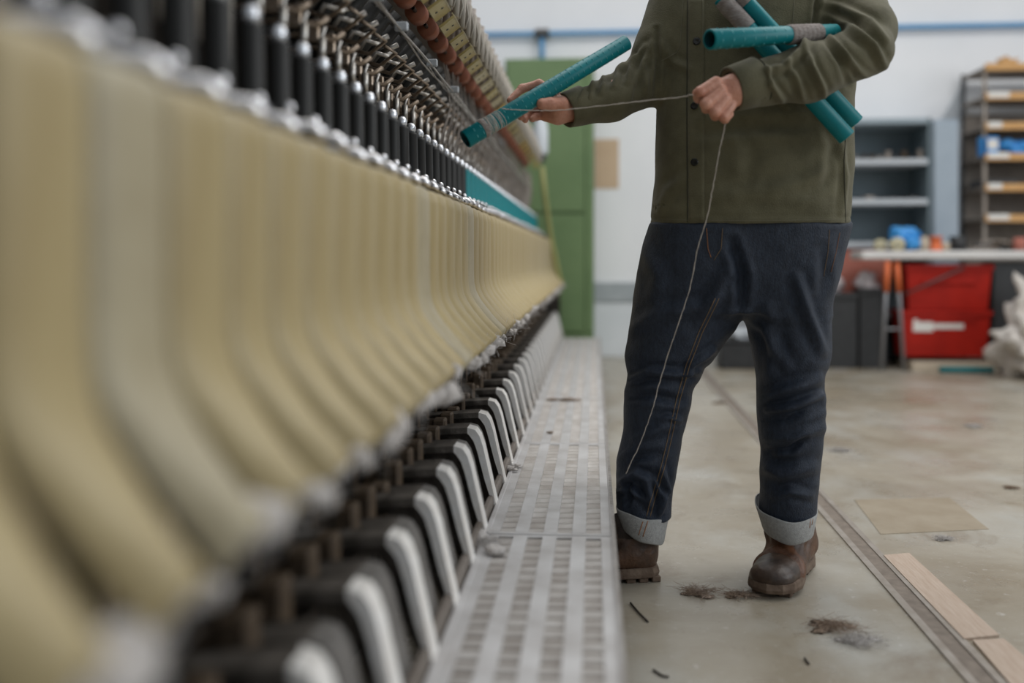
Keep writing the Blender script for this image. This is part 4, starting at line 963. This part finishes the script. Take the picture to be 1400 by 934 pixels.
# turned-up cuffs
def turnup(top, bot, dy, bdep, tilt_dy, stitch):
    # top/bot: (left px, left py, right px, right py, mid sag) outlines of the turned-up band
    b = MB(); n = 48; vs = []; prof_ = []
    rowsR = [(0.0,1.0),(.0,1.035),(.06,1.05),(.5,1.045),(.94,1.05),(1.0,1.03),(1.0,.9)]
    for (s_, k_) in rowsR:
        l = (top[0]*(1-s_)+bot[0]*s_, top[1]*(1-s_)+bot[1]*s_); r = (top[2]*(1-s_)+bot[2]*s_, top[3]*(1-s_)+bot[3]*s_)
        A = J(l[0],l[1],dy); B = J(r[0],r[1],dy); sag = (top[4]*(1-s_)+bot[4]*s_)/594
        for i in range(n):
            a_ = 2*math.pi*i/n; cx = math.cos(a_); sy_ = math.sin(a_); c_ = (A+B)/2
            vs.append((c_.x+(B.x-A.x)/2*cx*k_/1.045, c_.y+bdep*sy_*k_, c_.z+(B.z-A.z)/2*cx+sag*sy_+.0015*math.sin(5*a_+s_)))
    fs = [(i*n+k, i*n+(k+1)%n, (i+1)*n+(k+1)%n, (i+1)*n+k) for i in range(len(rowsR)-1) for k in range(n)]
    b.add(vs, fs, True); o = b.build('turn_up', M['cuffgrey'], jn)
    bv = BVHTree.FromPolygons([tuple(v) for v in vs], fs)
    for st in stitch: seam('stitching', bv, st, M['orange'], o, .0014)
    return o
turnup((1032,688,1117,692,12), (1043,722,1111,720,11), .03, .082, 0, [[(1110,694),(1107,722)],[(1114,694),(1110,718)]])
turnup((842,692,914,706,-2), (846,716,908,738,2), -.01, .080, 0, [[(880,710),(873,732)],[(886,712),(879,734)]])

# ---- boots
def boot_fn(heel, toe, ank, wid=1.0):
    h = Vector(heel); t = Vector(toe); f_ = (t-h).normalized(); up = Vector((0,0,1))
    def fn(G):
        P_ = lambda u_, z_: tuple(h+f_*u_+up*z_)
        d = cone(G, P_(.045,.075), P_(.03,.06), .046, .040)
        d = smin(d, cone(G, P_(.06,.066), P_(.185,.042), .050*wid, .046*wid, up, 1.4), .03)
        d = smin(d, cone(G, P_(.185,.040), P_(.242,.040), .051*wid, .047*wid, up, 1.5), .02)
        d = smin(d, cone(G, P_(.13,.075), P_(.075,.11), .036, .044), .02)
        d = smin(d, cone(G, P_(.06,.10), tuple(ank), .052, .052), .02)
        d = smin(d, cone(G, P_(.03,.05), P_(.03,.12), .040, .045), .01)
        return np.maximum(d, .028-G[2])
    return fn
def sole_outline(heel, toe, s=1.0):
    h = Vector(heel); f_ = (Vector(toe)-h).normalized(); sd = Vector((-f_.y, f_.x, 0)); prof_ = [(-.012,0),(-.008,.024),(.01,.038),(.05,.042),(.11,.040),(.17,.050),(.22,.055),(.26,.047),(.285,.030),(.297,0)]
    pts = [(u_, w_) for u_, w_ in prof_]+[(u_, -w_) for u_, w_ in prof_[-2:0:-1]]
    return [h+f_*u_+sd*w_*s for u_, w_ in pts], f_, sd, pts
def make_boot(heel, toe, ank, lab_, wid=1.0):
    t = bpy.data.objects.new('boot', None); col.objects.link(t); t.parent = man; t.location = Vector((heel[0],heel[1],0))-Vector(man.location)
    fn = boot_fn(heel, toe, ank, wid); bmin = (min(heel[0],toe[0],ank[0])-.11, min(heel[1],toe[1])-.11, .0); bmax = (max(heel[0],toe[0])+.12, max(heel[1],toe[1])+.12, ank[2]+.06)
    h = Vector(heel); f_ = (Vector(toe)-h).normalized()
    def post(V, N):
        u_ = (V-np.array(h))@np.array(f_); z = V[:,2]
        D = .0022*vnoise(V, (22,22,22))-.004*np.exp(-((u_-.206+.5*(z-.05))/.004)**2)*(z > .03)+.003*np.exp(-((u_-.192+.5*(z-.05))/.006)**2)
        D += .0042*np.sin((u_+z*1.2)*170)*np.exp(-((u_-.12)/.04)**2)*np.clip((z-.06)*20,0,1)
        return V+N*D[:,None]
    o, V, Q = sdf_obj('upper', fn, bmin, bmax, .0034, [M['leather'], M['leathercap'], M['elastic'], M['leatherband']], 2, post, parent=t)
    c = V[Q].mean(1); u_ = (c-np.array(h))@np.array(f_); z = c[:,2]
    mi = np.where(u_ > .206-.5*(z-.05), 1, 0); mi = np.where((u_ <= .206-.5*(z-.05)) & (u_ > .176-.5*(z-.05)), 3, mi); mi = np.where((z > .11) & (np.abs(u_-.075) < .022), 2, mi); o.data.polygons.foreach_set('material_index', mi.astype(np.int32))
    b = MB(); O, f_, sd, pts = sole_outline(heel, toe, wid); n_ = len(O); vs = []
    for (k_, z_) in ((.97,.012),(1.0,.014),(1.02,.022),(1.0,.034),(.93,.036)):
        c_ = sum(O, Vector((0,0,0)))/n_; vs += [tuple((c_+(p_-c_)*k_)[:2])+(z_,) for p_ in O]
    fs = [tuple(range(n_))[::-1]]+[(i*n_+j,i*n_+(j+1)%n_,(i+1)*n_+(j+1)%n_,(i+1)*n_+j) for i in range(4) for j in range(n_)]+[tuple(4*n_+j for j in range(n_))]
    b.add(vs, fs, False)
    for i in range(9):        # lugs
        for s_ in (-1,1):
            if i in (3,): continue
            uu = .0+.031*i; w_ = .030 if i < 3 else .036; c_ = h+f_*uu+sd*s_*w_*wid*.75; rot = Matrix.Rotation(math.atan2(f_.y,f_.x),3,'Z')
            b.bbox(c_.x-.011,c_.x+.011,c_.y-.013*wid,c_.y+.013*wid,0,.014,.002,rot=rot,c=c_+Vector((0,0,.007)))
    b.build('sole', M['sole'], t)
    if lab_: t['label'] = lab_
    return t
hl = J(1092,0,.13); tl = J(1050,0,-.13)
make_boot((hl.x,hl.y,0), (tl.x,tl.y,0), J(1075,722,.045), None, 1.12)
hl = J(893,0,-.045); hl = Vector((hl.x+.0, 2.42, 0)); 
make_boot((hl.x,hl.y,0), (hl.x-.25,hl.y-.06,0), J(873,722,.0), None, 1.05)

# ================================================================== TUBES AND YARN
def tube_thing(a, c, r0, r1, label, wraps, group, rings=True, ringn=26, sleeve=True):
    a = Vector(a); c = Vector(c); L = (c-a).length; ax = (c-a).normalized()
    t = thing('teal_tube', label, 'tube', tuple(a), group)
    rr = lambda s_: r0+(r1-r0)*s_
    b = MB(); b.cur = 0
    b.lathe(a, ax, [(.0,r0-.0045),(0,r0-.001),(.001,r0),(L-.001,r1),(L,r1-.001),(L,r1-.004)], 28)
    b.cur = 1; b.lathe(a, ax, [(0,r0-.0045),(L,r1-.004)], 28); b.build('barrel', [M['teal'], M['tealdark']], t)
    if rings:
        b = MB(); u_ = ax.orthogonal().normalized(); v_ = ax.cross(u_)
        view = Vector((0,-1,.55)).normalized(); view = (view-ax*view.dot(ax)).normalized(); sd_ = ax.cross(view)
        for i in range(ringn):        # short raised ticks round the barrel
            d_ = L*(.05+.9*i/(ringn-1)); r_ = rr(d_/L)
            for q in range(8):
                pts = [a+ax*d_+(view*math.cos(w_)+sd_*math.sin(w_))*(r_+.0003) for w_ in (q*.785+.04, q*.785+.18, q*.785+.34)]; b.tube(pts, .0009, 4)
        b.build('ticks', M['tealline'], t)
    for (s0, s1) in wraps:
        b = MB(); n_ = int((s1-s0)*L/.0011); prof_ = []
        for i in range(n_*2+1):
            s_ = s0+(s1-s0)*i/(n_*2); e = min(1, (s_-s0)/.01, (s1-s_)/.01); prof_.append((s_*L, rr(s_)+.0003+.0014*e+(.0007 if i % 2 else 0)+.0004*math.sin(i*1.7)))
        b.lathe(a, ax, prof_, 28); b.build('yarn_wrap', M['wool'], t)
    return t, a, ax, L
TA, TBp = W(636,191,YC-.26), W(857,58,YC-.10)
t0, a0, ax0, L0 = tube_thing(TA, TBp, .0205, .0178, 'teal tube held out in one hand, its lower end towards the spindles', [(.095,.125)], 'teal tubes held by the man')
b = MB(); rq = random.Random(8)
for k in range(17):        # loose separate turns of thread past the wrap
    d_ = L0*(.128+.0052*k+rq.uniform(-.0008,.0008)); u_ = ax0.orthogonal().normalized(); v_ = ax0.cross(u_); r_ = .0204-.0027*d_/L0
    if k in (9,13,15): continue
    ring = [a0+ax0*(d_+.0012*math.sin(q*.35+k))+(u_*math.cos(q*.2618)+v_*math.sin(q*.2618))*(r_+.0004) for q in range(25)]; b.tube(ring, .0008, 4)
b.build('thread_turns', M['thread'], t0)
tube_thing(W(970,54,YC-.37), W(1142,44,YC-.165), .0210, .0180, 'teal tube clamped level in the crook of the arm, open end to the camera', [(.30,.34),(.60,.86)][1:], 'teal tubes held by the man', True, 12)
tube_thing(W(1158,188,YC-.175), W(985,-3,YC-.175), .0200, .0178, 'teal tube slanting under the forearm, lower of the two ends at the hip', [(.78,.985)], 'teal tubes held by the man', False)
tube_thing(W(1170,168,YC-.130), W(1010,-8,YC-.172), .0195, .0178, 'teal tube slanting under the forearm, its end nearer the elbow', [(.93,.985)], 'teal tubes held by the man', False)
def yarn(pts3, r, n=60, seed=1):
    rn_ = random.Random(seed); P_ = []
    for i in range(len(pts3)-1):
        p0 = pts3[max(i-1,0)]; p1 = pts3[i]; p2 = pts3[i+1]; p3 = pts3[min(i+2,len(pts3)-1)]
        for k in range(10):
            t = k/10; P_.append(.5*((2*p1)+(p2-p0)*t+(2*p0-5*p1+4*p2-p3)*t*t+(3*p1-p0-3*p2+p3)*t**3)+Vector((rn_.gauss(0,.0004),rn_.gauss(0,.0004),rn_.gauss(0,.0004))))
    P_.append(pts3[-1]); return P_, [r*rn_.uniform(.75,1.3) for _ in P_]
yp = [W(686,148,YC-.245), W(700,150,YC-.247), W(760,151,YC-.262), W(820,145,YC-.28), W(880,138,YC-.30), W(930,133,YC-.32), W(947,130,YC-.33), W(960,140,YC-.30), W(985,152,YC-.29), W(991,168,YC-.31), W(984,205,YC-.30), W(976,250,YC-.28), W(966,300,YC-.26), W(954,340,YC-.24), W(943,395,YC-.22), W(925,450,YC-.20), W(907,505,YC-.17), W(892,560,YC-.15), W(876,605,YC-.13), W(864,630,YC-.12), W(856,648,YC-.10)]
P_, rs = yarn(yp, .0010)
mb = MB(); mb.tube(P_, rs, 5); mb.build('yarn', M['thread'], label='thin grey yarn running from the held tube through the fist and down the jeans', cat='yarn')
print('objects', len(bpy.data.objects))
